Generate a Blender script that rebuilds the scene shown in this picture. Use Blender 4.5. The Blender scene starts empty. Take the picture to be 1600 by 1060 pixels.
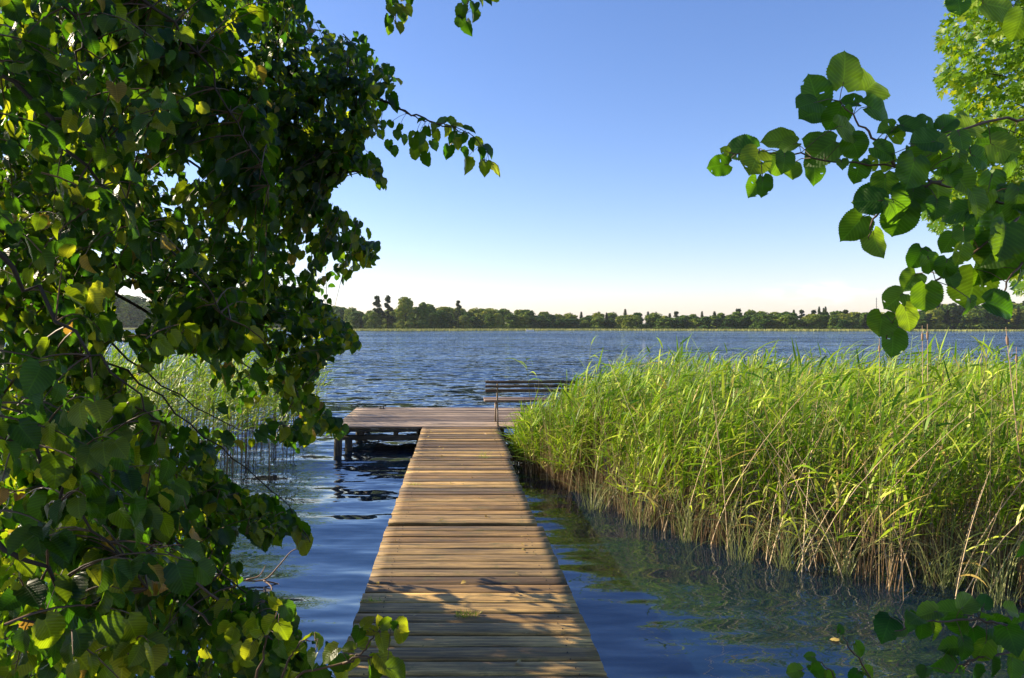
import bpy, math, random
import numpy as np
from mathutils import Vector

sc = bpy.context.scene
RNG = np.random.default_rng(11)
R = math.radians

# ------------------------------------------------------------------ camera
F, CX, CY, CAMZ = 1140.0, 711.0, 510.0, 2.0      # photo pixels, metres above the water
cam_d = bpy.data.cameras.new('camera')
cam = bpy.data.objects.new('camera', cam_d)
sc.collection.objects.link(cam)
cam.location = (0, 0, CAMZ)
cam.rotation_euler = (R(90), 0, 0)
cam_d.sensor_width = 36.0
cam_d.lens = 36.0 * F / 1600.0
cam_d.shift_x = (800 - CX) / 1600.0
cam_d.shift_y = -(530 - CY) / 1600.0
cam_d.clip_start = 0.05
cam_d.clip_end = 20000
sc.camera = cam
sc.render.resolution_x, sc.render.resolution_y = 1024, 678

# ------------------------------------------------------------------ sky, sun, exposure
SUN_EL = R(28)
SUN_AZ = R(-68)                                   # from +Y towards -X (left, slightly ahead)
sdir = Vector((math.sin(SUN_AZ) * math.cos(SUN_EL), math.cos(SUN_AZ) * math.cos(SUN_EL), math.sin(SUN_EL)))
w = bpy.data.worlds.new('World')
sc.world = w
w.use_nodes = True
nt = w.node_tree
nt.nodes.clear()
wo = nt.nodes.new('ShaderNodeOutputWorld')
bg = nt.nodes.new('ShaderNodeBackground')
sky = nt.nodes.new('ShaderNodeTexSky')
sky.sky_type = 'NISHITA'
sky.sun_disc = False
sky.sun_elevation = SUN_EL
sky.sun_rotation = SUN_AZ
sky.altitude = 0
sky.air_density = 1.0
sky.dust_density = 0.35
sky.ozone_density = 3.0
bg.inputs['Strength'].default_value = 0.105
hsv = nt.nodes.new('ShaderNodeHueSaturation')
hsv.inputs['Saturation'].default_value = 1.16
tint = nt.nodes.new('ShaderNodeMixRGB'); tint.blend_type = 'MULTIPLY'; tint.inputs[0].default_value = 1; tint.inputs[2].default_value = (1.06, 0.935, 1.02, 1)
nt.links.new(sky.outputs[0], tint.inputs[1])
nt.links.new(tint.outputs[0], hsv.inputs['Color'])
# a faint bank of cumulus low over the far shore
tc = nt.nodes.new('ShaderNodeTexCoord')
mp = nt.nodes.new('ShaderNodeMapping'); mp.vector_type = 'POINT'
mp.inputs['Scale'].default_value = (22, 22, 70)
nz = nt.nodes.new('ShaderNodeTexNoise'); nz.inputs['Scale'].default_value = 1.0; nz.inputs['Detail'].default_value = 6
nt.links.new(tc.outputs['Generated'], mp.inputs[0]); nt.links.new(mp.outputs[0], nz.inputs[0])
cdir = Vector(((1295 - CX) / F, 1, (CY - 457) / F)).normalized()
sub = nt.nodes.new('ShaderNodeVectorMath'); sub.operation = 'SUBTRACT'; sub.inputs[1].default_value = cdir
mul = nt.nodes.new('ShaderNodeVectorMath'); mul.operation = 'MULTIPLY'; mul.inputs[1].default_value = (11, 11, 52)
ln = nt.nodes.new('ShaderNodeVectorMath'); ln.operation = 'LENGTH'
nt.links.new(tc.outputs['Generated'], sub.inputs[0]); nt.links.new(sub.outputs[0], mul.inputs[0]); nt.links.new(mul.outputs[0], ln.inputs[0])
fall = nt.nodes.new('ShaderNodeMapRange')
fall.inputs[1].default_value = 0.2; fall.inputs[2].default_value = 1.0; fall.inputs[3].default_value = 1; fall.inputs[4].default_value = 0
nt.links.new(ln.outputs['Value'], fall.inputs[0])
mr = nt.nodes.new('ShaderNodeMapRange'); mr.inputs[1].default_value = 0.46; mr.inputs[2].default_value = 0.68
nt.links.new(nz.outputs[0], mr.inputs[0])
mm = nt.nodes.new('ShaderNodeMath'); mm.operation = 'MULTIPLY'
nt.links.new(fall.outputs[0], mm.inputs[0]); nt.links.new(mr.outputs[0], mm.inputs[1])
mx = nt.nodes.new('ShaderNodeMixRGB'); mx.inputs[2].default_value = (6.9, 6.6, 6.5, 1)
m5 = nt.nodes.new('ShaderNodeMath'); m5.operation = 'MULTIPLY'; m5.inputs[1].default_value = 0.75
nt.links.new(mm.outputs[0], m5.inputs[0])
nt.links.new(m5.outputs[0], mx.inputs[0]); nt.links.new(hsv.outputs[0], mx.inputs[1])
nt.links.new(mx.outputs[0], bg.inputs['Color'])
nt.links.new(bg.outputs[0], wo.inputs['Surface'])

sun_d = bpy.data.lights.new('sun', 'SUN')
sun_d.energy = 5.0
sun_d.angle = R(0.5)
sun_d.color = (1.0, 0.86, 0.62)
sun = bpy.data.objects.new('sun', sun_d)
sc.collection.objects.link(sun)
sun.rotation_euler = sdir.to_track_quat('Z', 'Y').to_euler()
sun.location = (-20, 10, 20)
sc.view_settings.view_transform = 'Standard'
sc.view_settings.look = 'None'
sc.view_settings.exposure = 1.02
sc.view_settings.gamma = 1
sc.view_settings.use_curve_mapping = False

# ------------------------------------------------------------------ helpers
def P(px, py, Y):
    return np.array([(px - CX) / F * Y, Y, CAMZ - (py - CY) / F * Y])

def proj(p):
    p = np.asarray(p)
    return CX + F * p[..., 0] / p[..., 1], CY - F * (p[..., 2] - CAMZ) / p[..., 1]

def norm(v):
    v = np.asarray(v, float)
    return v / np.maximum(np.linalg.norm(v, axis=-1, keepdims=True), 1e-9)

class Geo:
    """collects triangles and quads for ONE mesh"""
    def __init__(s):
        s.v, s.t, s.uv, s.r, s.n = [], [], [], [], 0
    def add(s, v, t, uv=None, r=0.5):
        v = np.asarray(v, float).reshape(-1, 3); t = np.asarray(t, int).reshape(-1, 3)
        s.v.append(v); s.t.append(t + s.n)
        s.uv.append(np.zeros((len(v), 2)) if uv is None else np.asarray(uv, float).reshape(-1, 2))
        s.r.append(np.full(len(v), r) if np.isscalar(r) else np.asarray(r, float).ravel())
        s.n += len(v)
    def scatter(s, tv, tt, tuv, pos, X, Y, Z, size, r):
        pos = np.asarray(pos); m = len(pos)
        if m == 0: return
        v = (tv[None, :, 0:1] * X[:, None, :] + tv[None, :, 1:2] * Y[:, None, :] + tv[None, :, 2:3] * Z[:, None, :])
        v = v * np.asarray(size).reshape(-1, 1, 1) + pos[:, None, :]
        t = tt[None] + (np.arange(m) * len(tv))[:, None, None]
        s.add(v, t, np.tile(tuv, (m, 1)), np.repeat(r, len(tv)))
    def tube(s, pts, rad, sides=5, r=0.5, cap=True):
        pts = np.asarray(pts, float); k = len(pts)
        rad = np.broadcast_to(np.asarray(rad, float), (k,))
        d = norm(np.gradient(pts, axis=0))
        ref = np.where(np.abs(d[:, 2:3]) > 0.9, np.array([[1.0, 0, 0]]), np.array([[0, 0, 1.0]]))
        if np.abs(norm(pts[-1] - pts[0])[2]) > 0.75: ref = np.tile([[1.0, 0, 0]], (k, 1))
        else: ref = np.tile([[0, 0, 1.0]], (k, 1))
        a = norm(np.cross(d, ref)); b = np.cross(d, a)
        th = np.linspace(0, 2 * math.pi, sides, endpoint=False)
        v = pts[:, None] + rad[:, None, None] * (np.cos(th)[None, :, None] * a[:, None] + np.sin(th)[None, :, None] * b[:, None])
        i = np.arange(k - 1)[:, None] * sides; j = np.arange(sides)[None]; j2 = (j + 1) % sides
        t = np.concatenate([np.stack([i + j, i + j2, i + sides + j2], -1).reshape(-1, 3),
                            np.stack([i + j, i + sides + j2, i + sides + j], -1).reshape(-1, 3)])
        v = v.reshape(-1, 3)
        if cap:
            c = np.stack([np.zeros(sides - 2, int), np.arange(1, sides - 1), np.arange(2, sides)], -1)
            t = np.concatenate([t, c[:, ::-1], c + (k - 1) * sides])
        L = np.concatenate([[0], np.cumsum(np.linalg.norm(np.diff(pts, axis=0), axis=1))])
        uv = np.stack([np.tile(np.arange(sides) / sides, k), np.repeat(L, sides)], -1)
        s.add(v, t, uv, r)
    def box(s, c, h, r=0.5, rz=0, rx=0, ch=0.0):
        """box centred c, half sizes h, chamfered by ch"""
        hx, hy, hz = h; q = min(ch, hx, hy, hz) * 0.98
        vs, ts = [], []
        if q <= 0: q = 1e-4
        for sx in (-1, 1):
            for sy in (-1, 1):
                for sz in (-1, 1):
                    vs += [(sx * hx, sy * (hy - q), sz * (hz - q)), (sx * (hx - q), sy * hy, sz * (hz - q)), (sx * (hx - q), sy * (hy - q), sz * hz)]
        vs = np.array(vs)
        idx = lambda sx, sy, sz, k: ((sx > 0) * 4 + (sy > 0) * 2 + (sz > 0)) * 3 + k
        def quad(a, b, c_, d, n):
            nn = np.cross(vs[b] - vs[a], vs[c_] - vs[a])
            if np.dot(nn, n) < 0: a, b, c_, d = d, c_, b, a
            ts.extend([(a, b, c_), (a, c_, d)])
        for ax in range(3):
            o = [i for i in range(3) if i != ax]
            for sg in (-1, 1):
                cs = []
                for (p, q2) in ((-1, -1), (1, -1), (1, 1), (-1, 1)):
                    e = [0, 0, 0]; e[ax] = sg; e[o[0]] = p; e[o[1]] = q2
                    cs.append(idx(*e, ax))
                n = np.zeros(3); n[ax] = sg
                quad(*cs, n)
        for ax in range(3):
            o = [i for i in range(3) if i != ax]
            for p in (-1, 1):
                for q2 in (-1, 1):
                    e0 = [0, 0, 0]; e0[ax] = -1; e0[o[0]] = p; e0[o[1]] = q2
                    e1 = list(e0); e1[ax] = 1
                    n = np.zeros(3); n[o[0]] = p; n[o[1]] = q2
                    quad(idx(*e0, o[0]), idx(*e1, o[0]), idx(*e1, o[1]), idx(*e0, o[1]), n)
        for sx in (-1, 1):
            for sy in (-1, 1):
                for sz in (-1, 1):
                    a = idx(sx, sy, sz, 0); t = (a, a + 1, a + 2)
                    nn = np.cross(vs[a + 1] - vs[a], vs[a + 2] - vs[a])
                    ts.append(t if np.dot(nn, (sx, sy, sz)) > 0 else t[::-1])
        cz, sz_ = math.cos(rz), math.sin(rz); cx_, sx_ = math.cos(rx), math.sin(rx)
        y = vs[:, 1] * cx_ - vs[:, 2] * sx_; z = vs[:, 1] * sx_ + vs[:, 2] * cx_; x = vs[:, 0]
        vs = np.stack([x * cz - y * sz_, x * sz_ + y * cz, z], -1) + np.asarray(c)
        s.add(vs, ts, None, r)
    def build(s, name, mat, parent=None, smooth=False, loc=None):
        me = bpy.data.meshes.new(name)
        v = np.concatenate(s.v); t = np.concatenate(s.t); uv = np.concatenate(s.uv); r = np.concatenate(s.r)
        if loc is not None: v = v - np.asarray(loc)
        me.vertices.add(len(v)); me.vertices.foreach_set('co', v.astype(np.float32).ravel())
        me.loops.add(len(t) * 3); me.loops.foreach_set('vertex_index', t.astype(np.int32).ravel())
        me.polygons.add(len(t)); me.polygons.foreach_set('loop_start', (np.arange(len(t)) * 3).astype(np.int32))
        try: me.polygons.foreach_set('loop_total', np.full(len(t), 3, np.int32))
        except Exception: pass
        u = me.uv_layers.new(name='UVMap'); u.data.foreach_set('uv', uv[t.ravel()].astype(np.float32).ravel())
        a = me.attributes.new('rnd', 'FLOAT', 'POINT'); a.data.foreach_set('value', r.astype(np.float32))
        if smooth: me.polygons.foreach_set('use_smooth', np.ones(len(t), bool))
        me.update(calc_edges=True)
        me.materials.append(mat)
        o = bpy.data.objects.new(name, me)
        sc.collection.objects.link(o)
        if loc is not None and parent is None: o.location = loc
        if parent is not None:
            o.parent = parent
            if loc is None: o.location = -parent.location
        return o

def tag(o, label=None, cat=None, group=None, kind=None):
    if label: o['label'] = label
    if cat: o['category'] = cat
    if group: o['group'] = group
    if kind: o['kind'] = kind
    return o

def empty(name, loc, label, cat, group=None):
    o = bpy.data.objects.new(name, None)
    o.empty_display_size = 0.2
    sc.collection.objects.link(o)
    o.location = loc
    return tag(o, label, cat, group)

def copy_tree(o, loc, rz=None, label=None, scale=None):
    c = o.copy(); sc.collection.objects.link(c); c.location = loc
    if rz is not None: c.rotation_euler = (0, 0, rz)
    if scale is not None: c.scale = scale
    if label: c['label'] = label
    for ch in list(o.children):
        d = ch.copy(); sc.collection.objects.link(d); d.parent = c
    return c

# ------------------------------------------------------------------ materials
class NT:
    def __init__(s, name):
        s.m = bpy.data.materials.new(name); s.m.use_nodes = True
        s.t = s.m.node_tree; s.t.nodes.clear()
        s.out = s.t.nodes.new('ShaderNodeOutputMaterial')
    def n(s, kind, **kw):
        nd = s.t.nodes.new('ShaderNode' + kind)
        for k, v in kw.items():
            if k.startswith('_'): setattr(nd, k[1:], v)
            else:
                key = int(k[1:]) if k[0] == 'i' and k[1:].isdigit() else k.replace('_', ' ')
                if hasattr(v, 'is_linked') or isinstance(v, bpy.types.NodeSocket): s.t.links.new(v, nd.inputs[key])
                else: nd.inputs[key].default_value = v
        return nd
    def math(s, op, a, b=0.0, c=None, clamp=False):
        nd = s.n('Math', _operation=op, i0=a, i1=b); nd.use_clamp = clamp
        if c is not None:
            if isinstance(c, bpy.types.NodeSocket): s.t.links.new(c, nd.inputs[2])
            else: nd.inputs[2].default_value = c
        return nd.outputs[0]
    def ramp(s, fac, stops):
        nd = s.n('ValToRGB', Fac=fac); e = nd.color_ramp.elements
        while len(e) < len(stops): e.new(0.5)
        for el, (p, c) in zip(e, stops):
            el.position = p; el.color = (*c, 1) if len(c) == 3 else c
        return nd.outputs[0]
    def mix(s, f, a, b, mode='MIX'):
        nd = s.n('MixRGB', _blend_type=mode)
        for k, v in ((0, f), (1, a), (2, b)):
            if isinstance(v, bpy.types.NodeSocket): s.t.links.new(v, nd.inputs[k])
            else: nd.inputs[k].default_value = v if k == 0 else (*v[:3], 1)
        return nd.outputs[0]
    def surf(s, sock): s.t.links.new(sock, s.out.inputs['Surface']); return s.m

def leaf_mat(name, stops, tstops, trans=0.45, rough=0.38, vein=1.0, veins=True, spec=0.5):
    m = NT(name)
    rnd = m.n('Attribute', _attribute_name='rnd').outputs['Fac']
    uv = m.n('UVMap').outputs[0]
    sp = m.n('SeparateXYZ', i0=uv)
    u, v = sp.outputs[0], sp.outputs[1]
    au = m.math('ABSOLUTE', u)
    col = m.ramp(rnd, stops); tcol = m.ramp(rnd, tstops)
    nz = m.n('TexNoise', Vector=m.n('TexCoord').outputs['Object'], Scale=22.0, Detail=3.0).outputs[0]
    var = m.math('MULTIPLY_ADD', nz, 0.9, 0.55)
    nrm = None
    if veins:
        ph = m.math('MULTIPLY', m.math('SUBTRACT', v, m.math('MULTIPLY', au, 0.62)), 30.0)
        s_ = m.math('POWER', m.math('ABSOLUTE', m.math('SINE', ph)), 0.35)
        mid = m.math('MULTIPLY', au, 30.0, clamp=True)
        hgt = m.math('MULTIPLY', s_, mid)
        lighter = m.math('MULTIPLY_ADD', hgt, -0.35 * vein, 1.35)
        var = m.math('MULTIPLY', var, lighter)
        b = m.n('Bump', Strength=0.3, Distance=0.004, Height=hgt); nrm = b.outputs[0]
    vec = m.n('CombineXYZ', i0=var, i1=var, i2=var).outputs[0]
    c1 = m.mix(1.0, col, vec, 'MULTIPLY'); c2 = m.mix(1.0, tcol, vec, 'MULTIPLY')
    p = m.n('BsdfPrincipled', Roughness=rough)
    m.t.links.new(c1, p.inputs['Base Color'])
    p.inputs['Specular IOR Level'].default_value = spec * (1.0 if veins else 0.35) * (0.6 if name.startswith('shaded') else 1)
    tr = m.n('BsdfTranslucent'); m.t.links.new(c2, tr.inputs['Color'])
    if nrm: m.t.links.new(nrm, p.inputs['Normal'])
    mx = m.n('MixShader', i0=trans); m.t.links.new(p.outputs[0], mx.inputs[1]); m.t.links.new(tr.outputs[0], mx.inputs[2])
    return m.surf(mx.outputs[0])

def wood_mat(name, stops, scale=(1.2, 26, 26), bump=0.5, sheen=0.65, moss=0.0, axis_off=True):
    m = NT(name)
    rnd = m.n('Attribute', _attribute_name='rnd').outputs['Fac']
    oc = m.n('TexCoord').outputs['Object']
    off = m.math('MULTIPLY', rnd, 61.7)
    ov = m.n('CombineXYZ', i0=off, i1=0.0, i2=off).outputs[0]
    pc = m.n('VectorMath', _operation='ADD', i0=oc, i1=ov).outputs[0]
    mp = m.n('Mapping', Vector=pc, Scale=scale).outputs[0]
    g1 = m.n('TexNoise', Vector=mp, Scale=2.2, Detail=9.0, Roughness=0.68, Distortion=0.25).outputs[0]
    g2 = m.n('TexNoise', Vector=mp, Scale=9.0, Detail=4.0, Roughness=0.7).outputs[0]
    g3 = m.n('TexNoise', Vector=m.n('Mapping', Vector=pc, Scale=tuple(1.0 if q < 5 else 4.0 for q in scale)).outputs[0], Scale=1.9, Detail=5.0, Roughness=0.6).outputs[0]
    col = m.ramp(rnd, stops)
    k = m.math('MULTIPLY', m.math('MULTIPLY_ADD', g1, 4.2, -1.15), m.math('MULTIPLY_ADD', g3, 2.6, -0.25))
    k = m.math('MAXIMUM', k, 0.12)
    k = m.math('MULTIPLY', k, m.math('MULTIPLY_ADD', g2, 1.6, 0.25))
    vec = m.n('CombineXYZ', i0=k, i1=k, i2=k).outputs[0]
    c = m.mix(1.0, col, vec, 'MULTIPLY')
    # small dark cracks that run with the grain
    cr = m.n('TexNoise', Vector=m.n('Mapping', Vector=pc, Scale=(0.9, 60, 60)).outputs[0], Scale=2.0, Detail=3.0).outputs[0]
    crm = m.math('LESS_THAN', cr, 0.34)
    c = m.mix(m.math('MULTIPLY', crm, 0.6), c, (0.02, 0.014, 0.008))
    if moss > 0:
        mo = m.n('TexNoise', Vector=pc, Scale=5.0, Detail=8.0, Roughness=0.75).outputs[0]
        mf = m.math('MULTIPLY', m.math('MULTIPLY_ADD', mo, 7.0, -3.8, clamp=True), moss)
        c = m.mix(mf, c, (0.10, 0.095, 0.02))
    p = m.n('BsdfPrincipled', Roughness=sheen); m.t.links.new(c, p.inputs['Base Color'])
    h = m.math('ADD', g1, m.math('MULTIPLY', crm, -0.5))
    b = m.n('Bump', Strength=bump, Distance=0.006, Height=h); m.t.links.new(b.outputs[0], p.inputs['Normal'])
    return m.surf(p.outputs[0])

def plain(name, col, rough=0.6, metal=0.0, var=0.35, sc_=18.0):
    m = NT(name)
    nz = m.n('TexNoise', Vector=m.n('TexCoord').outputs['Object'], Scale=sc_, Detail=5.0).outputs[0]
    k = m.math('MULTIPLY_ADD', nz, 2 * var, 1 - var)
    c = m.mix(1.0, col, m.n('CombineXYZ', i0=k, i1=k, i2=k).outputs[0], 'MULTIPLY')
    p = m.n('BsdfPrincipled', Roughness=rough, Metallic=metal); m.t.links.new(c, p.inputs['Base Color'])
    b = m.n('Bump', Strength=0.3, Distance=0.004, Height=nz); m.t.links.new(b.outputs[0], p.inputs['Normal'])
    return m.surf(p.outputs[0])

M_DECK = wood_mat('deck_wood', [(0.0, (0.085, 0.048, 0.014)), (0.25, (0.16, 0.09, 0.026)), (0.5, (0.25, 0.145, 0.042)), (0.62, (0.12, 0.08, 0.035)), (0.75, (0.24, 0.15, 0.05)), (1.0, (0.52, 0.32, 0.10))], bump=0.7, moss=0.75)
M_PLAT = wood_mat('platform_wood', [(0.0, (0.10, 0.07, 0.045)), (0.5, (0.22, 0.15, 0.095)), (1.0, (0.40, 0.29, 0.19))], bump=0.6, moss=0.0)
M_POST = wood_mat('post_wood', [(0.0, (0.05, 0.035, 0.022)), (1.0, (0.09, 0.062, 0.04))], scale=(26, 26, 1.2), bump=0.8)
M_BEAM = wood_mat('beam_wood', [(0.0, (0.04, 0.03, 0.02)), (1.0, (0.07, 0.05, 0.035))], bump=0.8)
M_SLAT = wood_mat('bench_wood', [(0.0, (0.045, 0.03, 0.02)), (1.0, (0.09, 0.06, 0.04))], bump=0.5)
M_SEAT = wood_mat('bench_seat_wood', [(0.0, (0.16, 0.11, 0.08)), (1.0, (0.22, 0.15, 0.11))], bump=0.5)
M_IRON = plain('weathered_iron', (0.22, 0.17, 0.13), 0.55, 0.2)
M_DARKIRON = plain('dark_iron', (0.05, 0.045, 0.045), 0.5, 0.6)
M_BARK = plain('linden_bark', (0.045, 0.03, 0.02), 0.85, 0, 0.5, 30.0)
M_TWIG = plain('brown_twig', (0.11, 0.06, 0.035), 0.55, 0, 0.4, 40.0)
M_DRYTWIG = plain('dead_twig', (0.24, 0.15, 0.10), 0.7, 0, 0.4, 40.0)
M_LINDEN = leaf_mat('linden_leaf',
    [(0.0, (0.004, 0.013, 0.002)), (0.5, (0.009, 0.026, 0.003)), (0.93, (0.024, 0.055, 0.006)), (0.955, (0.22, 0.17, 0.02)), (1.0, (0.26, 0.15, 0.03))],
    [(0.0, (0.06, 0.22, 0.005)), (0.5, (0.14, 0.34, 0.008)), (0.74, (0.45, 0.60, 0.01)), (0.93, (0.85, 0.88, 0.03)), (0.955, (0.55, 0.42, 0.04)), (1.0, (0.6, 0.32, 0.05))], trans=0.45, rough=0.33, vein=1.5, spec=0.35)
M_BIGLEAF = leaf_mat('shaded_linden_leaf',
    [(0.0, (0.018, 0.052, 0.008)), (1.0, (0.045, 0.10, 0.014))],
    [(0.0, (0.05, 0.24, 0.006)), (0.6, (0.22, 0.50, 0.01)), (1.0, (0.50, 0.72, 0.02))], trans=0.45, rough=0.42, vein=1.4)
M_MAPLE = leaf_mat('maple_leaf',
    [(0.0, (0.04, 0.11, 0.004)), (0.6, (0.12, 0.22, 0.006)), (0.94, (0.22, 0.28, 0.01)), (1.0, (0.34, 0.19, 0.03))],
    [(0.0, (0.12, 0.30, 0.003)), (0.6, (0.38, 0.54, 0.006)), (1.0, (0.75, 0.58, 0.02))], trans=0.45, veins=False)
M_REEDLEAF = leaf_mat('reed_leaf',
    [(0.0, (0.03, 0.09, 0.003)), (0.35, (0.17, 0.30, 0.008)), (0.65, (0.42, 0.50, 0.03)), (0.93, (0.74, 0.74, 0.20)), (1.0, (0.42, 0.30, 0.08))],
    [(0.0, (0.20, 0.48, 0.01)), (0.4, (0.42, 0.66, 0.02)), (0.7, (0.60, 0.74, 0.06)), (0.93, (0.75, 0.75, 0.2)), (1.0, (0.7, 0.5, 0.12))], trans=0.25, rough=0.42, veins=False)
def stem_mat():
    m = NT('reed_stem')
    rnd = m.n('Attribute', _attribute_name='rnd').outputs['Fac']
    vr = m.math('MULTIPLY_ADD', m.math('FRACT', m.math('MULTIPLY', rnd, 37.3)), 1.15, 0.25)
    vr = m.n('CombineXYZ', i0=vr, i1=vr, i2=vr).outputs[0]
    v = m.n('SeparateXYZ', i0=m.n('UVMap').outputs[0]).outputs[1]
    g = m.math('MULTIPLY_ADD', rnd, -0.9, v, clamp=True)
    c = m.ramp(g, [(0.0, (0.20, 0.12, 0.05)), (0.2, (0.40, 0.28, 0.12)), (0.6, (0.26, 0.30, 0.07)), (1.0, (0.20, 0.30, 0.05))])
    c = m.mix(1.0, c, vr, 'MULTIPLY')
    p = m.n('BsdfPrincipled', Roughness=0.5); m.t.links.new(c, p.inputs['Base Color'])
    return m.surf(p.outputs[0])
M_STEM = stem_mat()
def dry_mat():
    m = NT('dry_reed')
    c = m.ramp(m.n('Attribute', _attribute_name='rnd').outputs['Fac'], [(0.0, (0.10, 0.06, 0.03)), (0.4, (0.28, 0.18, 0.09)), (0.75, (0.60, 0.42, 0.24)), (1.0, (0.74, 0.58, 0.36))])
    p = m.n('BsdfPrincipled', Roughness=0.55); m.t.links.new(c, p.inputs['Base Color'])
    return m.surf(p.outputs[0])
M_DRYSTEM = dry_mat()
M_SEDGE = leaf_mat('sedge_blade', [(0.0, (0.16, 0.20, 0.05)), (1.0, (0.34, 0.34, 0.14))], [(0.0, (0.3, 0.4, 0.08)), (1.0, (0.5, 0.5, 0.15))], trans=0.25, veins=False)

def tree_mat(name, stops):
    m = NT(name)
    rnd = m.n('Attribute', _attribute_name='rnd').outputs['Fac']
    oi = m.n('ObjectInfo').outputs['Random']
    f = m.math('MULTIPLY_ADD', rnd, 0.4, m.math('MULTIPLY', oi, 0.7))
    c = m.ramp(f, stops)
    p = m.n('BsdfPrincipled', Roughness=0.7); m.t.links.new(c, p.inputs['Base Color'])
    p.inputs['Specular IOR Level'].default_value = 0.2
    tr = m.n('BsdfTranslucent'); m.t.links.new(c, tr.inputs['Color'])
    mx = m.n('MixShader', i0=0.22); m.t.links.new(p.outputs[0], mx.inputs[1]); m.t.links.new(tr.outputs[0], mx.inputs[2])
    return m.surf(mx.outputs[0])
M_FARLEAF = tree_mat('far_broadleaf', [(0.0, (0.015, 0.05, 0.006)), (0.35, (0.045, 0.11, 0.010)), (0.7, (0.14, 0.21, 0.018)), (1.0, (0.30, 0.31, 0.035))])
M_FARPINE = tree_mat('far_pine', [(0.0, (0.02, 0.05, 0.014)), (1.0, (0.08, 0.11, 0.03))])
M_FARREED = tree_mat('far_reeds', [(0.0, (0.22, 0.26, 0.06)), (1.0, (0.42, 0.42, 0.14))])

def water_mat():
    m = NT('lake_water')
    pos = m.n('NewGeometry').outputs['Position']
    sp = m.n('SeparateXYZ', i0=pos)
    far = m.n('MapRange', i0=sp.outputs[1], i1=5.5, i2=16.0).outputs[0]
    def slope(scale, amp, detail=2.0, off=0.0, rough=0.5, xs=0.6):
        mp = m.n('Mapping', Vector=pos, Scale=scale, Location=(off, off * 0.7, 0)).outputs[0]
        nz = m.n('TexNoise', Vector=mp, Scale=1.0, Detail=detail, Roughness=rough)
        s_ = m.n('VectorMath', _operation='SUBTRACT', i0=nz.outputs['Color'], i1=(0.5, 0.5, 0.5)).outputs[0]
        return m.n('VectorMath', _operation='MULTIPLY', i0=s_, i1=(amp * xs, amp, 0)).outputs[0]
    near = m.n('VectorMath', _operation='ADD', i0=slope((0.5, 2.0, 1), 0.58, 1.5), i1=slope((1.6, 6.5, 1), 0.50, 2.5, 7.3)).outputs[0]
    rip = m.n('VectorMath', _operation='ADD', i0=slope((0.35, 0.8, 1), 0.85, 2.0, 3.1), i1=slope((1.6, 3.6, 1), 1.9, 3.0, 11.0, 0.6, 1.1)).outputs[0]
    cal = m.n('TexNoise', Vector=m.n('Mapping', Vector=pos, Scale=(0.02, 0.045, 1)).outputs[0], Scale=1.0, Detail=3.0).outputs[0]
    calm = m.n('MapRange', i0=cal, i1=0.35, i2=0.62, i3=0.5, i4=1.25).outputs[0]
    rip = m.n('VectorMath', _operation='SCALE', i0=rip, Scale=calm).outputs[0]
    rip = m.n('VectorMath', _operation='SCALE', i0=rip, Scale=far).outputs[0]
    nf = m.math('SUBTRACT', 1.0, m.math('MULTIPLY', far, 0.6))
    near = m.n('VectorMath', _operation='SCALE', i0=near, Scale=nf).outputs[0]
    tot = m.n('VectorMath', _operation='ADD', i0=near, i1=rip).outputs[0]
    tot = m.n('VectorMath', _operation='ADD', i0=tot, i1=m.n('CombineXYZ', i0=0.0, i1=m.math('MULTIPLY_ADD', far, 0.0, -0.03), i2=1.0).outputs[0]).outputs[0]
    nrm = m.n('VectorMath', _operation='NORMALIZE', i0=tot).outputs[0]
    fr = m.n('Fresnel', IOR=2.3, Normal=nrm).outputs[0]
    gl = m.n('BsdfGlossy', Color=(0.88, 0.95, 1, 1), Roughness=0.02, Normal=nrm)
    tr = m.n('BsdfTransparent', Color=(0.26, 0.28, 0.20, 1))
    df = m.n('BsdfDiffuse', Color=(0.02, 0.09, 0.22, 1))
    body = m.n('MixShader', i0=0.12); m.t.links.new(tr.outputs[0], body.inputs[1]); m.t.links.new(df.outputs[0], body.inputs[2])
    mx = m.n('MixShader', i0=fr); m.t.links.new(body.outputs[0], mx.inputs[1]); m.t.links.new(gl.outputs[0], mx.inputs[2])
    return m.surf(mx.outputs[0])
M_WATER = water_mat()

def ground_mat():
    m = NT('ground')
    pos = m.n('NewGeometry').outputs['Position']
    z = m.n('SeparateXYZ', i0=pos).outputs[2]
    n1 = m.n('TexNoise', Vector=pos, Scale=2.5, Detail=8.0, Roughness=0.7).outputs[0]
    n2 = m.n('TexNoise', Vector=pos, Scale=0.4, Detail=4.0).outputs[0]
    mud = m.ramp(n1, [(0.3, (0.04, 0.028, 0.018)), (0.7, (0.20, 0.13, 0.09))])
    gr = m.ramp(n1, [(0.3, (0.03, 0.05, 0.012)), (0.7, (0.08, 0.11, 0.03))])
    f = m.n('MapRange', i0=m.math('ADD', z, m.math('MULTIPLY', n2, 0.15)), i1=0.1, i2=0.25).outputs[0]
    c = m.mix(f, mud, gr)
    p = m.n('BsdfPrincipled', Roughness=0.9); m.t.links.new(c, p.inputs['Base Color'])
    b = m.n('Bump', Strength=0.5, Distance=0.05, Height=n1); m.t.links.new(b.outputs[0], p.inputs['Normal'])
    return m.surf(p.outputs[0])
M_GROUND = ground_mat()

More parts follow.
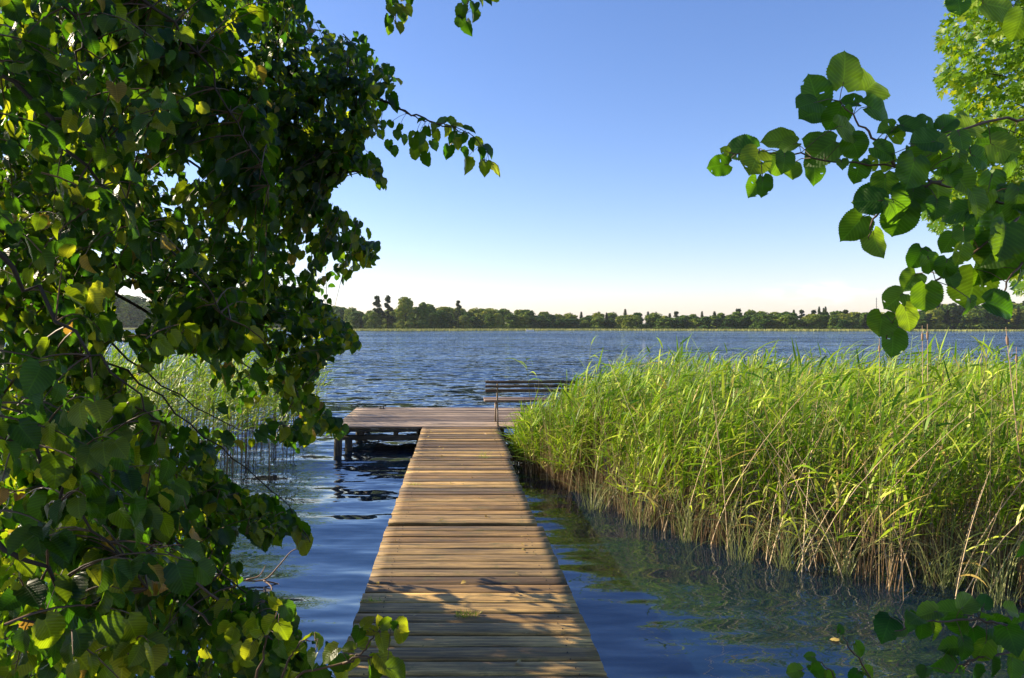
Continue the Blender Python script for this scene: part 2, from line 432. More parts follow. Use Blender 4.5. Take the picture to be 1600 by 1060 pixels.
# ------------------------------------------------------------------ ground and lake
def grid_axis(pts):
    out = []
    for a, b, n in pts: out += list(np.linspace(a, b, n, endpoint=False))
    return np.array(out + [pts[-1][1]])
gx = grid_axis([(-1600, -200, 20), (-200, -12, 30), (-12, 16, 80), (16, 200, 30), (200, 1600, 20)])
gy = grid_axis([(-60, -4, 12), (-4, 22, 80), (22, 200, 30), (200, 700, 70), (700, 4000, 20)])
GX, GY = np.meshgrid(gx, gy)
def far_shore(x, y):
    """lake edge as a distance along y, for the direction x/y"""
    u = CX + F * x / np.maximum(y, 1)
    return np.interp(u, [-400, 100, 500, 560, 700, 900, 1250, 1420, 1700, 2400], [420, 430, 400, 315, 315, 345, 290, 285, 300, 300])
def ground_z(x, y):
    nearshore = 2.3 + 0.10 * np.abs(x) + 0.5 * np.sin(x * 0.8) * 0.4
    s = y - nearshore
    s = np.minimum(s, (9.8 - x) * 0.7 + 1.5) if True else s
    s = np.minimum(s, (x + 11.0) * 0.7)
    near = np.where(s < 0, np.minimum(0.05 - s * 0.12, 0.55), -0.05 - 0.5 * (1 - np.exp(-np.maximum(s, 0) / 2.5)) - np.clip(s - 4, 0, 60) * 0.05)
    near = np.where((y > 30), -3.0, near)
    sh = far_shore(x, y)
    d = y - sh
    farz = np.where(d > 0, 0.25 + np.minimum(d, 400) * 0.012, -3.0 + 3.2 * np.clip((d + 25) / 25, 0, 1))
    return np.where(y > 60, farz, near)
GZ = ground_z(GX, GY)
ny, nx = GX.shape
i = (np.arange(ny - 1)[:, None] * nx + np.arange(nx - 1)[None]).ravel()
tr = np.concatenate([np.stack([i, i + 1, i + nx + 1], -1), np.stack([i, i + nx + 1, i + nx], -1)])
g = Geo(); g.add(np.stack([GX, GY, GZ], -1), tr)
tag(g.build('ground', M_GROUND, smooth=True), kind='structure')
g = Geo()
wx = np.linspace(-1500, 1500, 7); wy = np.array([-40, 20, 100, 300, 900.0])
WX, WY = np.meshgrid(wx, wy)
i = (np.arange(4)[:, None] * 7 + np.arange(6)[None]).ravel()
g.add(np.stack([WX, WY, WX * 0], -1), np.concatenate([np.stack([i, i + 1, i + 8], -1), np.stack([i, i + 8, i + 7], -1)]))
tag(g.build('water', M_WATER), kind='structure')

# ------------------------------------------------------------------ jetty
DZ = 0.40
jetty = empty('jetty', (0.08, 0, 0), 'weathered plank jetty on dark posts, ending in a wide platform over the lake', 'jetty')
rj = np.random.default_rng(5)
def deck(name, mat, y0, y1, x0, x1, z, pitch=0.146, ends=0.0025, seed=0):
    g = Geo(); n = max(1, round((y1 - y0) / pitch)); pw = (y1 - y0) / n
    for k in range(n):
        yc = y0 + (k + 0.5) * pw
        hw = pw / 2 - rj.uniform(0.004, 0.0115); th = 0.035
        a, b = x0 + rj.normal(0, ends), x1 + rj.normal(0, ends)
        segs = 16; xs = np.linspace(a, b, segs)
        prof = np.array([(-hw, -th), (-hw, -0.003), (-hw + 0.002, -0.0005), (-hw * 0.4, 0.0), (hw * 0.4, 0.0), (hw - 0.002, -0.0005), (hw, -0.003), (hw, -th)])
        tilt = rj.normal(0, 0.012); yaw = rj.normal(0, 0.0022)
        dz = rj.normal(0, 0.0022); ph = rj.uniform(0, 6, 2); cup = rj.normal(0, 0.0015)
        V = np.zeros((segs, 8, 3))
        V[:, :, 0] = xs[:, None]
        wob = 1 + 0.012 * np.sin(xs * 9 + ph[0]) + rj.normal(0, 0.012, segs)
        V[:, :, 1] = yc + prof[None, :, 0] * wob[:, None] + yaw * (xs[:, None] - (a + b) / 2)
        V[:, :, 2] = z + dz + prof[None, :, 1] + tilt * prof[None, :, 0] + 0.0018 * np.sin(xs * 2.1 + ph[1])[:, None]
        V[:, 3:5, 2] += cup
        V[0, :, 0] += rj.normal(0, 0.0015, 8); V[-1, :, 0] += rj.normal(0, 0.0015, 8)
        i = (np.arange(segs - 1)[:, None] * 8); j = np.arange(8)[None]; j2 = (j + 1) % 8
        t = np.concatenate([np.stack([i + j, i + 8 + j2, i + j2], -1).reshape(-1, 3), np.stack([i + j, i + 8 + j, i + 8 + j2], -1).reshape(-1, 3)])
        c = np.stack([np.zeros(6, int), np.arange(1, 7), np.arange(2, 8)], -1)
        t = np.concatenate([t, c, c[:, ::-1] + (segs - 1) * 8])
        g.add(V, t[:, ::-1], None, rj.uniform(0, 1))
    return g.build(name, mat, jetty)
deck('walkway_deck', M_DECK, -1.2, 5.84, -0.545, 0.70, DZ)
deck('walkway_deck', M_DECK, 5.90, 8.80, -0.535, 0.662, DZ + 0.004)
deck('walkway_deck', M_DECK, 8.87, 11.60, -0.52, 0.70, DZ - 0.003, pitch=0.12)
g = Geo()
for y_ in np.arange(-1.13, 11.6, 0.1455 / 1.0):
    for x_ in (-0.41, 0.56):
        for d_ in (-0.035, 0.035):
            if rj.uniform() < 0.9:
                a_ = np.linspace(0, 6.28, 7)[:-1]; r_ = 0.0045
                cx_, cy_ = x_ + rj.normal(0, .008), y_ + d_ + rj.normal(0, .006)
                g.add(np.vstack([[cx_, cy_, DZ + 0.0105], np.stack([cx_ + r_ * np.cos(a_), cy_ + r_ * np.sin(a_), np.full(6, DZ + 0.004)], -1)]), [(0, k + 1, (k + 1) % 6 + 1) for k in range(6)])
tag(g.build('nail_heads', M_DARKIRON, jetty), kind='stuff')
deck('platform_deck', M_PLAT, 11.605, 14.32, -1.93, 2.45, DZ + 0.002, pitch=0.15)
def beam(name, c, h, mat=M_BEAM, r=0.5):
    g = Geo(); g.box(c, h, r, ch=0.008); return g.build(name, mat, jetty)
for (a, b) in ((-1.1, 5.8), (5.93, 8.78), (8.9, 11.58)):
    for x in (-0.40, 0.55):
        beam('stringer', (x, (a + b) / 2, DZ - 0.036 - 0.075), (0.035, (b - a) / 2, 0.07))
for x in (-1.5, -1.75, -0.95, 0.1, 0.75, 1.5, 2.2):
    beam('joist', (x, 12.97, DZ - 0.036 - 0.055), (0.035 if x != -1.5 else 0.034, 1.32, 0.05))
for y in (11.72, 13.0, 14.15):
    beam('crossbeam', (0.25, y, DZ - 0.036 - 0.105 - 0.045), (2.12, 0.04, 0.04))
beam('edge_board', (-1.235, 11.635, DZ - 0.062), (0.66, 0.012, 0.022))
def post(x, y, top, r=0.065):
    g = Geo(); z = np.linspace(-1.3, top, 8)
    pts = np.stack([x + 0.01 * np.sin(z * 2 + x), y + 0 * z, z], -1)
    rr = np.full(8, r) * (1 + 0.05 * np.sin(z * 7 + y)); rr[-1] *= 0.9
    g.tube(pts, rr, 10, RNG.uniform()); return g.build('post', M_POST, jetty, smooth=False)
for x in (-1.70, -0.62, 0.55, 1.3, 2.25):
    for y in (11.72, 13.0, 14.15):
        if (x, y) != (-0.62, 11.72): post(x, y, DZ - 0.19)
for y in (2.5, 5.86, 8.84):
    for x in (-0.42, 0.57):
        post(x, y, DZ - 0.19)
def cleat(x, y):
    g = Geo(); z = DZ + 0.003
    g.box((x, y, z + 0.006), (0.055, 0.03, 0.006), ch=0.002)
    g.tube([(x - 0.026, y, z), (x - 0.026, y, z + 0.05)], 0.009, 8)
    g.tube([(x + 0.026, y, z), (x + 0.026, y, z + 0.05)], 0.009, 8)
    g.tube([(x - 0.08, y, z + 0.058), (x - 0.045, y, z + 0.052), (x, y, z + 0.05), (x + 0.045, y, z + 0.052), (x + 0.08, y, z + 0.058)], [0.006, 0.009, 0.011, 0.009, 0.006], 8)
    return g.build('mooring_cleat', M_DARKIRON, jetty, smooth=False)
cleat(P(597, 637, 14.1)[0], 14.1); cleat(P(826, 637, 14.1)[0], 14.1)
# the free mooring post beside the platform
g = Geo(); z = np.linspace(-1.3, 0.46, 7)
g.tube(np.stack([-1.815 + 0.012 * np.sin(z * 2), 11.3 + 0 * z, z], -1), [0.066, .066, .064, .065, .063, .064, .058], 10, 0.7)
tag(g.build('mooring_post', M_POST, loc=(-1.82, 11.3, 0)), 'dark round wooden post standing in the water beside the platform corner', 'post')

# ------------------------------------------------------------------ bench
bx, by = 1.23, 11.98
bench = empty('bench', (bx, by, DZ + 0.004), 'slatted wooden bench seen from behind on the jetty platform, facing the lake', 'bench')
bench.rotation_euler = (0, 0, R(1.2))
def bpart(g, name, mat, smooth=False):
    o = g.build(name, mat, bench); o.location = (0, 0, 0); return o
g = Geo()
for k, zz in enumerate((0.555, 0.625, 0.695)):
    g.box((0, -0.165 - 0.022 * k, zz), (0.745, 0.011, 0.024 if k == 0 else 0.021), RNG.uniform(), rx=0.28, ch=0.004)
bpart(g, 'backrest', M_SLAT)
g = Geo()
for k in range(4):
    g.box((0, -0.11 + 0.115 * k, 0.375 + (0.012 if k in (0, 3) else 0)), (0.75, 0.048, 0.017), RNG.uniform(), ch=0.006)
bpart(g, 'seat', M_SEAT)
for sx in (-0.55, 0.55):
    g = Geo(); q = 0.014
    g.tube([(sx, -0.275, 0.0), (sx, -0.20, 0.20), (sx, -0.15, 0.37), (sx, -0.165, 0.53), (sx, -0.185, 0.615), (sx, -0.215, 0.715)], q, 4)
    g.tube([(sx, -0.16, 0.345), (sx, 0.03, 0.335), (sx, 0.25, 0.345)], q, 4)
    g.tube([(sx, 0.24, 0.345), (sx, 0.22, 0.18), (sx, 0.27, 0.0)], q, 4)
    g.box((sx, -0.275, 0.005), (0.02, 0.035, 0.005), ch=0.001); g.box((sx, 0.27, 0.005), (0.02, 0.035, 0.005), ch=0.001)
    bpart(g, 'leg_frame', M_IRON)

# ------------------------------------------------------------------ leaf templates
def leaf_template(rows, side, serr=0.0, fold=0.25, curl=0.35, tip=1.0, narrow=1.0, hole=None):
    t = np.linspace(0, 1, rows)
    wt = np.interp(t, [0, .04, .12, .28, .42, .58, .74, .85, .92, .96, 1], [.16, .36, .47, .54, .54, .49, .38, .24, .10, .035, .008]) * narrow
    u = np.linspace(-1, 1, 2 * side + 1)
    V, UV = [], []
    for i, (tt, ww) in enumerate(zip(t, wt)):
        for a in u:
            e = 1.0 + (serr * (1 if i % 2 else -1) if abs(a) > 0.99 and 0 < i < rows - 1 else 0)
            x = a * ww * e
            y = tt - 0.17 * abs(a) ** 1.4 * (1 - tt) ** 3 + 0.05 * abs(a) * math.sin(tt * 3.1)
            z = fold * abs(x) - curl * (y - 0.1) ** 2 + 0.025 * math.sin(tt * 17 + a) * abs(a) - 0.25 * x * x
            V.append((x, y, z)); UV.append((x, tt))
    V = np.array(V); n = 2 * side + 1
    T = []
    for i in range(rows - 1):
        for j in range(n - 1):
            if hole and (i, j) in hole: continue
            a = i * n + j
            if (j < side): T += [(a, a + 1, a + n), (a + 1, a + n + 1, a + n)]
            else: T += [(a, a + 1, a + n + 1), (a, a + n + 1, a + n)]
    return V, np.array(T), np.array(UV)
LEAF_LO = leaf_template(6, 1, 0, 0.22, 0.3)
LEAF_MD = leaf_template(11, 2, 0.05, 0.25, 0.35)
LEAF_V = [leaf_template(11, 2, 0.05, f, c, narrow=nw) for f, c, nw in ((0.35, 0.5, .9), (0.7, 0.35, .85), (0.2, 0.75, .95), (0.5, 0.15, .8), (1.0, 0.6, .85))]
LEAF_VLO = [leaf_template(7, 1, 0, f, c, narrow=nw) for f, c, nw in ((0.35, 0.5, .9), (0.7, 0.35, .85), (0.2, 0.7, .95), (0.9, 0.3, .85))]
LEAF_HI = [leaf_template(33, 4, 0.03, f, c, narrow=nw, hole=h) for f, c, nw, h in
           ((0.18, 0.15, 1.05, None), (0.35, 0.4, 0.95, None), (0.6, 0.45, 0.92, None), (0.25, 0.7, 1.0, None), (0.10, 0.25, 1.1, {(11, 2), (24, 6)}), (0.5, 0.2, 0.9, {(9, 5), (22, 0), (23, 0), (24, 0)}), (0.2, 0.5, 1.0, {(18, 1)}), (0.45, -0.2, 1.0, None))]
def maple_template():
    a = R(90)
    rad = [(90, 1.0), (76, .62), (70, .66), (62, .42), (50, .78), (38, .92), (30, .62), (20, .66), (10, .38), (-8, .66), (-18, .62), (-40, .30), (-80, .14)]
    pts = [(math.cos(R(d)) * q, math.sin(R(d)) * q) for d, q in rad]
    full = pts + [(-x, y) for x, y in pts[1:][::-1]]
    V = [(0, 0, 0)] + [(x, y, 0.16 * abs(x) - 0.15 * y * y) for x, y in full]
    n = len(full)
    T = [(0, (k + 1) % n + 1, k + 1) for k in range(n)]
    V = np.array(V); return V * 0.62, np.array(T), V[:, :2].copy()
MAPLE = maple_template()

def frames(L, N):
    L = norm(L); X = norm(np.cross(L, N)); Z = np.cross(X, L); return X, L, Z

def inpoly(px, py, poly):
    poly = np.asarray(poly, float); x1, y1 = poly[:, 0], poly[:, 1]; x2, y2 = np.roll(x1, -1), np.roll(y1, -1)
    px = np.atleast_1d(px)[:, None]; py = np.atleast_1d(py)[:, None]
    c = ((y1 > py) != (y2 > py)) & (px < (x2 - x1) * (py - y1) / (y2 - y1 + 1e-12) + x1)
    return c.sum(1) % 2 == 1

def catmull(pts, n):
    pts = np.asarray(pts, float); p = np.vstack([2 * pts[0] - pts[1], pts, 2 * pts[-1] - pts[-2]])
    out = []
    for k in range(len(pts) - 1):
        for t in np.linspace(0, 1, n, endpoint=False):
            a, b, c, d = p[k:k + 4]
            out.append(0.5 * ((2 * b) + (-a + c) * t + (2 * a - 5 * b + 4 * c - d) * t * t + (-a + 3 * b - 3 * c + d) * t ** 3))
    return np.array(out + [pts[-1]])

# ------------------------------------------------------------------ the big linden on the left
POLY = [(-60, -80), (470, -80), (468, 0), (495, 28), (522, 55), (548, 50), (588, 76), (616, 100), (622, 128), (596, 142), (592, 160), (606, 190),
        (600, 215), (575, 222), (580, 245), (604, 262), (612, 296), (594, 298), (572, 275), (552, 268), (530, 290), (512, 300), (515, 322), (538, 335), (562, 352), (592, 380),
        (606, 404), (598, 420), (572, 421), (552, 426), (535, 440), (515, 450), (528, 472), (518, 490), (548, 512), (568, 542), (556, 556), (538, 550), (518, 562),
        (500, 585), (488, 600), (492, 622), (505, 642), (532, 655), (546, 668), (536, 692), (518, 682), (490, 682), (468, 716), (448, 702), (420, 700), (392, 706), (352, 700),
        (335, 735), (368, 768), (430, 785), (456, 808), (492, 856), (466, 852), (432, 838), (410, 862), (392, 842), (366, 828), (358, 868), (380, 918), (376, 940), (432, 938), (462, 962),
        (470, 996), (520, 1012), (548, 1032), (560, 1120), (-60, 1120)]
HOLES = [(300, 268, 14, 26), (204, 488, 34, 40), (190, 560, 34, 28), (285, 578, 42, 24), (235, 610, 40, 30), (110, 225, 9, 9), (150, 398, 10, 8), (330, 620, 30, 14), (300, 655, 34, 26), (268, 745, 0, 0),
         (395, 560, 16, 10), (420, 640, 22, 22), (380, 665, 26, 20), (72, 500, 12, 9), (460, 655, 15, 12), (515, 250, 8, 6), (505, 220, 7, 5)]
tree_l = empty('linden_tree', (-3.6, 1.6, 0.3), 'large linden with dark drooping leafy boughs filling the left of the view', 'tree')
rl = np.random.default_rng(21)
T0 = np.array([-3.6, 1.6, 0.2])
g = Geo()
tp = np.array([T0, T0 + (0.05, 0.02, 1.0), T0 + (0.12, 0.1, 2.4), T0 + (0.1, 0.25, 4.2), T0 + (0.3, 0.4, 6.6)])
g.tube(catmull(tp, 4), np.interp(np.linspace(0, 1, 17), [0, .08, .5, 1], [0.34, 0.25, 0.18, 0.07]), 12)
g.build('trunk', M_BARK, tree_l, smooth=True)
# boughs: from the trunk out through image points (px, py, depth)
BOUGHS = [
    [(-160, -330, 4.0), (160, -160, 4.6), (400, 20, 5.0), (540, 110, 5.0), (612, 120, 5.0)],
    [(-200, -200, 3.6), (100, 0, 4.2), (330, 90, 4.6), (470, 135, 4.6), (575, 148, 4.5), (640, 178, 4.5), (690, 196, 4.5), (735, 212, 4.5), (772, 258, 4.5)],
    [(-250, -100, 3.2), (60, 90, 3.8), (300, 170, 4.2), (470, 210, 4.3), (590, 280, 4.3)],
    [(-250, 60, 3.4), (100, 180, 4.2), (330, 270, 4.8), (480, 320, 5.0), (590, 395, 5.0)],
    [(-250, 160, 3.2), (60, 260, 4.0), (280, 370, 4.6), (430, 440, 5.0), (555, 535, 5.0)],
    [(-250, 260, 3.0), (60, 400, 3.6), (250, 500, 4.2), (400, 580, 4.6), (535, 670, 4.6)],
    [(-280, 420, 2.6), (40, 520, 3.0), (220, 600, 3.4), (340, 700, 3.7), (440, 780, 3.8), (485, 848, 3.8)],
    [(-280, 560, 2.2), (0, 680, 2.6), (180, 780, 2.9), (320, 880, 3.0), (440, 960, 3.0)],
    [(-260, -60, 2.2), (-20, 90, 2.3), (90, 210, 2.3), (190, 330, 2.3), (300, 430, 2.4), (360, 500, 2.5)],
    [(-60, -260, 2.2), (60, -80, 2.2), (118, 50, 2.3), (126, 150, 2.3), (150, 240, 2.3)],
    [(0, -260, 2.6), (160, -60, 2.6), (290, 60, 2.7), (370, 190, 2.8), (420, 290, 2.8)],
    [(-300, 200, 1.8), (-60, 350, 1.8), (60, 470, 1.9), (160, 560, 1.9), (250, 660, 2.0)],
    [(-340, 420, 1.6), (-120, 560, 1.6), (20, 680, 1.6), (130, 800, 1.7), (230, 920, 1.8)],
    [(-340, 640, 1.5), (-120, 760, 1.5), (20, 860, 1.5), (140, 960, 1.6), (260, 1040, 1.7)],
    [(-100, -420, 3.0), (200, -260, 3.4), (480, -120, 3.6), (700, -60, 3.7), (730, 0, 3.7)],
    [(-100, -380, 3.0), (200, -200, 3.4), (420, -120, 3.6), (590, -70, 3.7), (622, 0, 3.7)],
    [(-200, -420, 4.6), (100, -180, 5.4), (300, 20, 5.2), (420, 180, 5.2), (470, 330, 5.2)],
    [(-220, 0, 4.6), (60, 120, 5.4), (200, 260, 5.2), (260, 420, 5.2), (330, 560, 5.2)],
    [(-240, 300, 4.4), (40, 420, 5.0), (200, 560, 5.0), (330, 650, 5.0), (450, 690, 4.9)],
]
BP = []
for bi, b in enumerate(BOUGHS):
    pts = np.array([P(*q) for q in b])
    hz = np.clip(pts[0, 2] - 0.5, 0.9, 5.5)
    j = np.array([np.interp(hz - 0.2, tp[:, 2] - 0.0, tp[:, k]) for k in range(3)])
    pts = np.vstack([j, pts])
    c = catmull(pts, 5)
    c[1:-1] += rl.normal(0, 0.012, (len(c) - 2, 3))
    r0 = 0.007 if bi == 6 else 0.02 if bi < 8 or bi > 15 else 0.012
    g = Geo(); g.tube(c, 0.0025 + r0 * np.linspace(1, 0, len(c)) ** 1.6, 6)
    g.build('bough', M_BARK, tree_l, smooth=True)
    BP.append(c[4:])
BPA = np.vstack(BP)

def inside(p, margin=0.0):
    u, v = proj(p)
    ok = inpoly(u, v, POLY)
    for (hx, hy, rx_, ry_) in HOLES:
        if rx_ > 0: ok &= ((u - hx) / rx_) ** 2 + ((v - hy) / ry_) ** 2 > rl.uniform(0.75, 1.1, len(ok))
    # thin the screen in front of the reeds
    thin = ((u > 240) & (u < 440) & (v > 560) & (v < 740))
    ok &= ~(thin & (rl.uniform(size=len(ok)) < 0.45))
    return ok

def sprays(n, tipfun, Llen, size, leafT, crown, twigs, check=True, connect=0.9, dens=0.045, spread=1.0):
    for k in range(n):
        tip = tipfun()
        if tip is None: continue
        d2 = np.sum((BPA - tip) ** 2 * (1, 1, 1), axis=1) + 0.15 * np.maximum(tip[2] - BPA[:, 2], 0)
        root = BPA[np.argmin(d2 + rl.uniform(0, 0.12, len(d2)))]
        L = np.linalg.norm(tip - root)
        dirn = norm(np.array([0.75 + rl.normal(0, .35), rl.normal(0, .4), -0.45 + rl.normal(0, .25)]))
        if L > connect or L < 0.15: root = tip - dirn * Llen * rl.uniform(0.8, 1.3)
        L = np.linalg.norm(tip - root)
        t = np.linspace(0, 1, 7)[:, None]
        pts = root + (tip - root) * t + np.array([0, 0, 1.0]) * (0.22 * L * 4 * t * (1 - t) * 0.5)
        m = max(3, int(min(L, Llen * 1.3) / dens)); tt = 1 - np.arange(m) * dens / L * 1.0
        tt = tt[tt > 0.02]; m = len(tt)
        pos = np.stack([np.interp(tt, t[:, 0], pts[:, q]) for q in range(3)], -1)
        td = norm(pts[-1] - pts[-3]); side = norm(np.cross(td, (0, 0, 1.0)))
        sg = np.where(np.arange(m) % 2, 1.0, -1.0)[:, None]
        Ld = td * 0.75 + side * sg * 0.5 * spread + np.array([0.1, 0, -0.75]) + rl.normal(0, 0.28, (m, 3))
        Ld[0] = td + (0, 0, -0.5)
        N = np.array([0, 0, 0.8]) + side * sg * 0.3 + rl.normal(0, 0.6, (m, 3)) + td * 0.4
        sz = size * rl.uniform(0.62, 1.25, m); sz[0] *= 0.8
        base = pos + norm(Ld) * 0.018
        cen = base + norm(Ld) * sz[:, None] * 0.55
        ok = inside(cen) & inside(base + norm(Ld) * sz[:, None] * 0.95) if check else np.ones(m, bool)
        if check and ok.sum() < 0.35 * m: continue
        X, Y_, Z_ = frames(Ld[ok], N[ok])
        rv = np.clip(rl.beta(1.6, 1.6, ok.sum()) * 0.93, 0, .93); yel = rl.uniform(size=len(rv)) < 0.012; rv[yel] = rl.uniform(0.95, 1, yel.sum())
        crown.scatter(*leafT[rl.integers(len(leafT))], base[ok], X, Y_, Z_, sz[ok], rv)
        if check:
            io = inside(pts); pts = pts[(np.max(np.nonzero(~io)[0]) + 1) if (~io).any() else 0:]
            if len(pts) < 3: continue
        twigs.tube(pts, np.linspace(0.0034, 0.0012, len(pts)), 3, cap=False)

crown = Geo(); twigs = Geo()
def tip_img(x0, x1, y0, y1, d0, d1, slope=0.0):
    def f():
        for _ in range(30):
            u, v = rl.uniform(x0, x1), rl.uniform(y0, y1)
            if inpoly(u, v, POLY)[0]:
                return P(u, v, rl.uniform(d0, d1) + slope * (u - x0))
    return f
def tip_box(lo, hi):
    lo, hi = np.array(lo), np.array(hi)
    def f():
        for _ in range(20):
            p = rl.uniform(lo, hi); u, v = proj(p)
            if u < -90 or v < -110 or p[1] < 0.3: return p
    return f
sprays(1900, tip_img(0, 620, -60, 1100, 3.9, 5.2), 0.5, 0.056, LEAF_VLO, crown, twigs)
sprays(340, tip_img(370, 625, -20, 700, 3.9, 5.0), 0.40, 0.064, LEAF_V, crown, twigs)
sprays(260, tip_img(0, 230, -60, 600, 3.0, 4.6), 0.45, 0.06, LEAF_VLO, crown, twigs)
sprays(90, tip_img(300, 490, 640, 860, 3.0, 3.9), 0.36, 0.05, LEAF_V, crown, twigs)
sprays(680, tip_img(0, 430, -60, 1100, 2.7, 3.9), 0.42, 0.058, LEAF_V, crown, twigs)
sprays(130, tip_img(0, 310, 0, 1100, 1.8, 2.7), 0.36, 0.055, LEAF_V, crown, twigs)
sprays(48, tip_img(0, 300, 560, 1100, 1.4, 1.9), 0.3, 0.055, LEAF_V, crown, twigs)
# unseen sprays above and left of the view, added to shade the near leaves
sprays(330, tip_box((-4.5, 1.0, 2.6), (0.8, 4.6, 5.6)), 0.5, 0.095, LEAF_VLO, crown, twigs, check=False, dens=0.055)
sprays(250, tip_box((-6.5, 0.4, 0.9), (-1.6, 3.5, 4.6)), 0.5, 0.11, LEAF_VLO, crown, twigs, check=False, dens=0.055)

def manual_leaves(geo, twg, lst, depth, pts_px, rng, sizescale=1.0, templ=None, djit=0.06, rlo=0.0, rhi=0.9, face=0.55):
    """leaves at (px, py, length in px, direction deg: 0 right, 90 down), petioles run to the nearest point of the twigs"""
    tw = []
    for q in pts_px:
        c = catmull([P(a, b, depth if len(r_) == 0 else r_[0]) for a, b, *r_ in q], 5)
        c[1:-1] += rng.normal(0, 0.003, (len(c) - 2, 3))
        tw.append(c); twg.tube(c, np.linspace(0.0042, 0.0014, len(c)) * sizescale, 5)
    TW = np.vstack(tw)
    for (a, b, s, dr) in lst:
        Yd = depth + rng.normal(0, djit)
        c = P(a, b, Yd); ln_ = s / F * Yd
        L = np.array([math.cos(R(dr)), rng.normal(0, 0.28), -math.sin(R(dr))]); L = norm(L + rng.normal(0, 0.08, 3))
        N = norm(np.array([rng.normal(0, .35), -face * (1 if rng.uniform() < 0.8 else -1), 0.55 + rng.normal(0, .3)]))
        base = c - L * ln_ * 0.48
        X, Yx, Z_ = frames(L[None], N[None])
        T = (templ or LEAF_HI)[rng.integers(len(templ or LEAF_HI))]
        geo.scatter(*T, base[None], X, Yx, Z_, np.array([ln_]), np.array([rng.uniform(rlo, rhi)]))
        near = TW[np.argmin(np.sum((TW - base) ** 2, axis=1))]
        mid = (near + base) / 2 + np.array([0, 0, 0.006])
        if np.linalg.norm(near - base) < 0.16: twg.tube([near, mid, base, base + L * 0.01], 0.0010 * sizescale, 4, cap=False)

C2 = lambda a, b: (400 + a / 3.5325, b / 3.5325)
def L2(lst, C, f, rng, ang=90, js=28):
    out = []
    for q in lst:
        a, b = C(q[0], q[1]); s = q[2] / f if len(q) > 2 else 62 / f
        out.append((a, b, s * 0.9, q[3] if len(q) > 3 else ang + rng.normal(0, js)))
    return out
long_spray = [(1325, 925, 90, 30), (1265, 930, 85, 95), (1165, 915, 90, 80), (1060, 840, 80, 100), (1110, 800, 70), (1240, 860, 80, 60), (1290, 820, 85, 40), (1180, 720, 80, 20), (1020, 665, 85, 160),
    (1080, 690, 85, 40), (1050, 720, 80), (945, 885, 90, 95), (985, 800, 65, 60), (900, 770, 85), (880, 850, 80, 70), (950, 730, 65), (860, 755, 60, 150), (820, 770, 60), (765, 830, 60, 75), (730, 800, 60, 100),
    (740, 690, 55), (700, 690, 55), (790, 710, 55), (700, 585, 65, 100), (755, 550, 80, 60), (740, 485, 60, 140), (785, 450, 70, 45), (715, 405, 60, 200), (780, 740, 55), (690, 740, 60), (980, 710, 60),
    (910, 665, 50, 190), (930, 820, 80), (870, 800, 70), (1140, 770, 80), (1200, 800, 80), (1150, 850, 70), (1000, 750, 70), (1230, 790, 75, 20), (1090, 760, 80), (1130, 700, 70, 0), (725, 530, 60, 130), (770, 590, 60, 70)]
manual_leaves(crown, twigs, L2(long_spray, C2, 3.5325, rl), 4.5, [[C2(*q) for q in ((380, 490), (450, 515), (635, 525), (730, 570), (800, 605), (900, 655), (980, 680), (1060, 690), (1180, 740), (1280, 850))],
    [C2(635, 525), C2(680, 480), C2(720, 450), C2(760, 440)]], rl, 1.4, LEAF_V)
sp1 = [(740, 15, 60), (740, 65, 75, 100), (728, 115, 65, 95), (735, 165, 60, 90), (795, 40, 70), (800, 95, 80, 60), (790, 155, 80, 65), (840, 60, 70, 50), (825, 105, 60), (850, 5, 60), (815, -10, 60), (770, 10, 60)]
sp2 = [(1130, 60, 85, 110), (1125, 125, 75, 100), (1170, 155, 85, 70), (1205, 95, 75, 75), (1205, 40, 70), (1240, 10, 60, 40), (1280, 10, 60, 30), (1150, 5, 70), (1180, -20, 60), (1320, -15, 60, 10)]
manual_leaves(crown, twigs, L2(sp1 + sp2, C2, 3.5325, rl), 3.7, [[C2(760, -60), C2(775, 20), C2(770, 90), C2(765, 130)], [C2(1180, -60), C2(1165, 20), C2(1160, 110)], [C2(1180, -50), C2(1260, -10), C2(1320, -5)]], rl, 1.2, LEAF_V)
C8 = lambda a, b: (350 + a / 2.584, 650 + b / 2.584)
lw = [(30, 350, 60), (90, 370, 70), (140, 400, 70), (142, 462, 85, 110), (185, 420, 80), (205, 490, 85, 70), (210, 440, 80), (160, 520, 70, 90), (250, 450, 85, 60), (290, 440, 80, 50), (300, 490, 85, 60), (335, 520, 100, 45),
      (240, 410, 70), (100, 430, 70), (60, 400, 70), (280, 410, 70, 30), (320, 470, 80, 40), (190, 380, 70), (120, 350, 70), (30, 420, 70), (230, 380, 65), (10, 380, 80)]
manual_leaves(crown, twigs, L2(lw, C8, 2.584, rl), 3.8, [[C8(-60, 300), C8(60, 350), C8(180, 385), C8(260, 430), C8(330, 500)]], rl, 1.3, LEAF_V, 0.09)
lx = [(rl.uniform(-20, 330), 0, rl.uniform(70, 95)) for _ in range(150)]
lx = [(a, 820 + a * 0.62 + rl.uniform(-60, 160), s_) for a, _, s_ in lx]
manual_leaves(crown, twigs, L2(lx, C8, 2.584, rl), 2.7, [[C8(-150, 640), C8(0, 760), C8(120, 860), C8(230, 930), C8(330, 1010)], [C8(-150, 760), C8(0, 880), C8(140, 970), C8(260, 1040), C8(330, 1090)]], rl, 1.2, LEAF_V, 0.15)
print('LEAFVERTS', crown.n)
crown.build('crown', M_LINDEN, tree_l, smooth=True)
twigs.build('twigs', M_TWIG, tree_l)

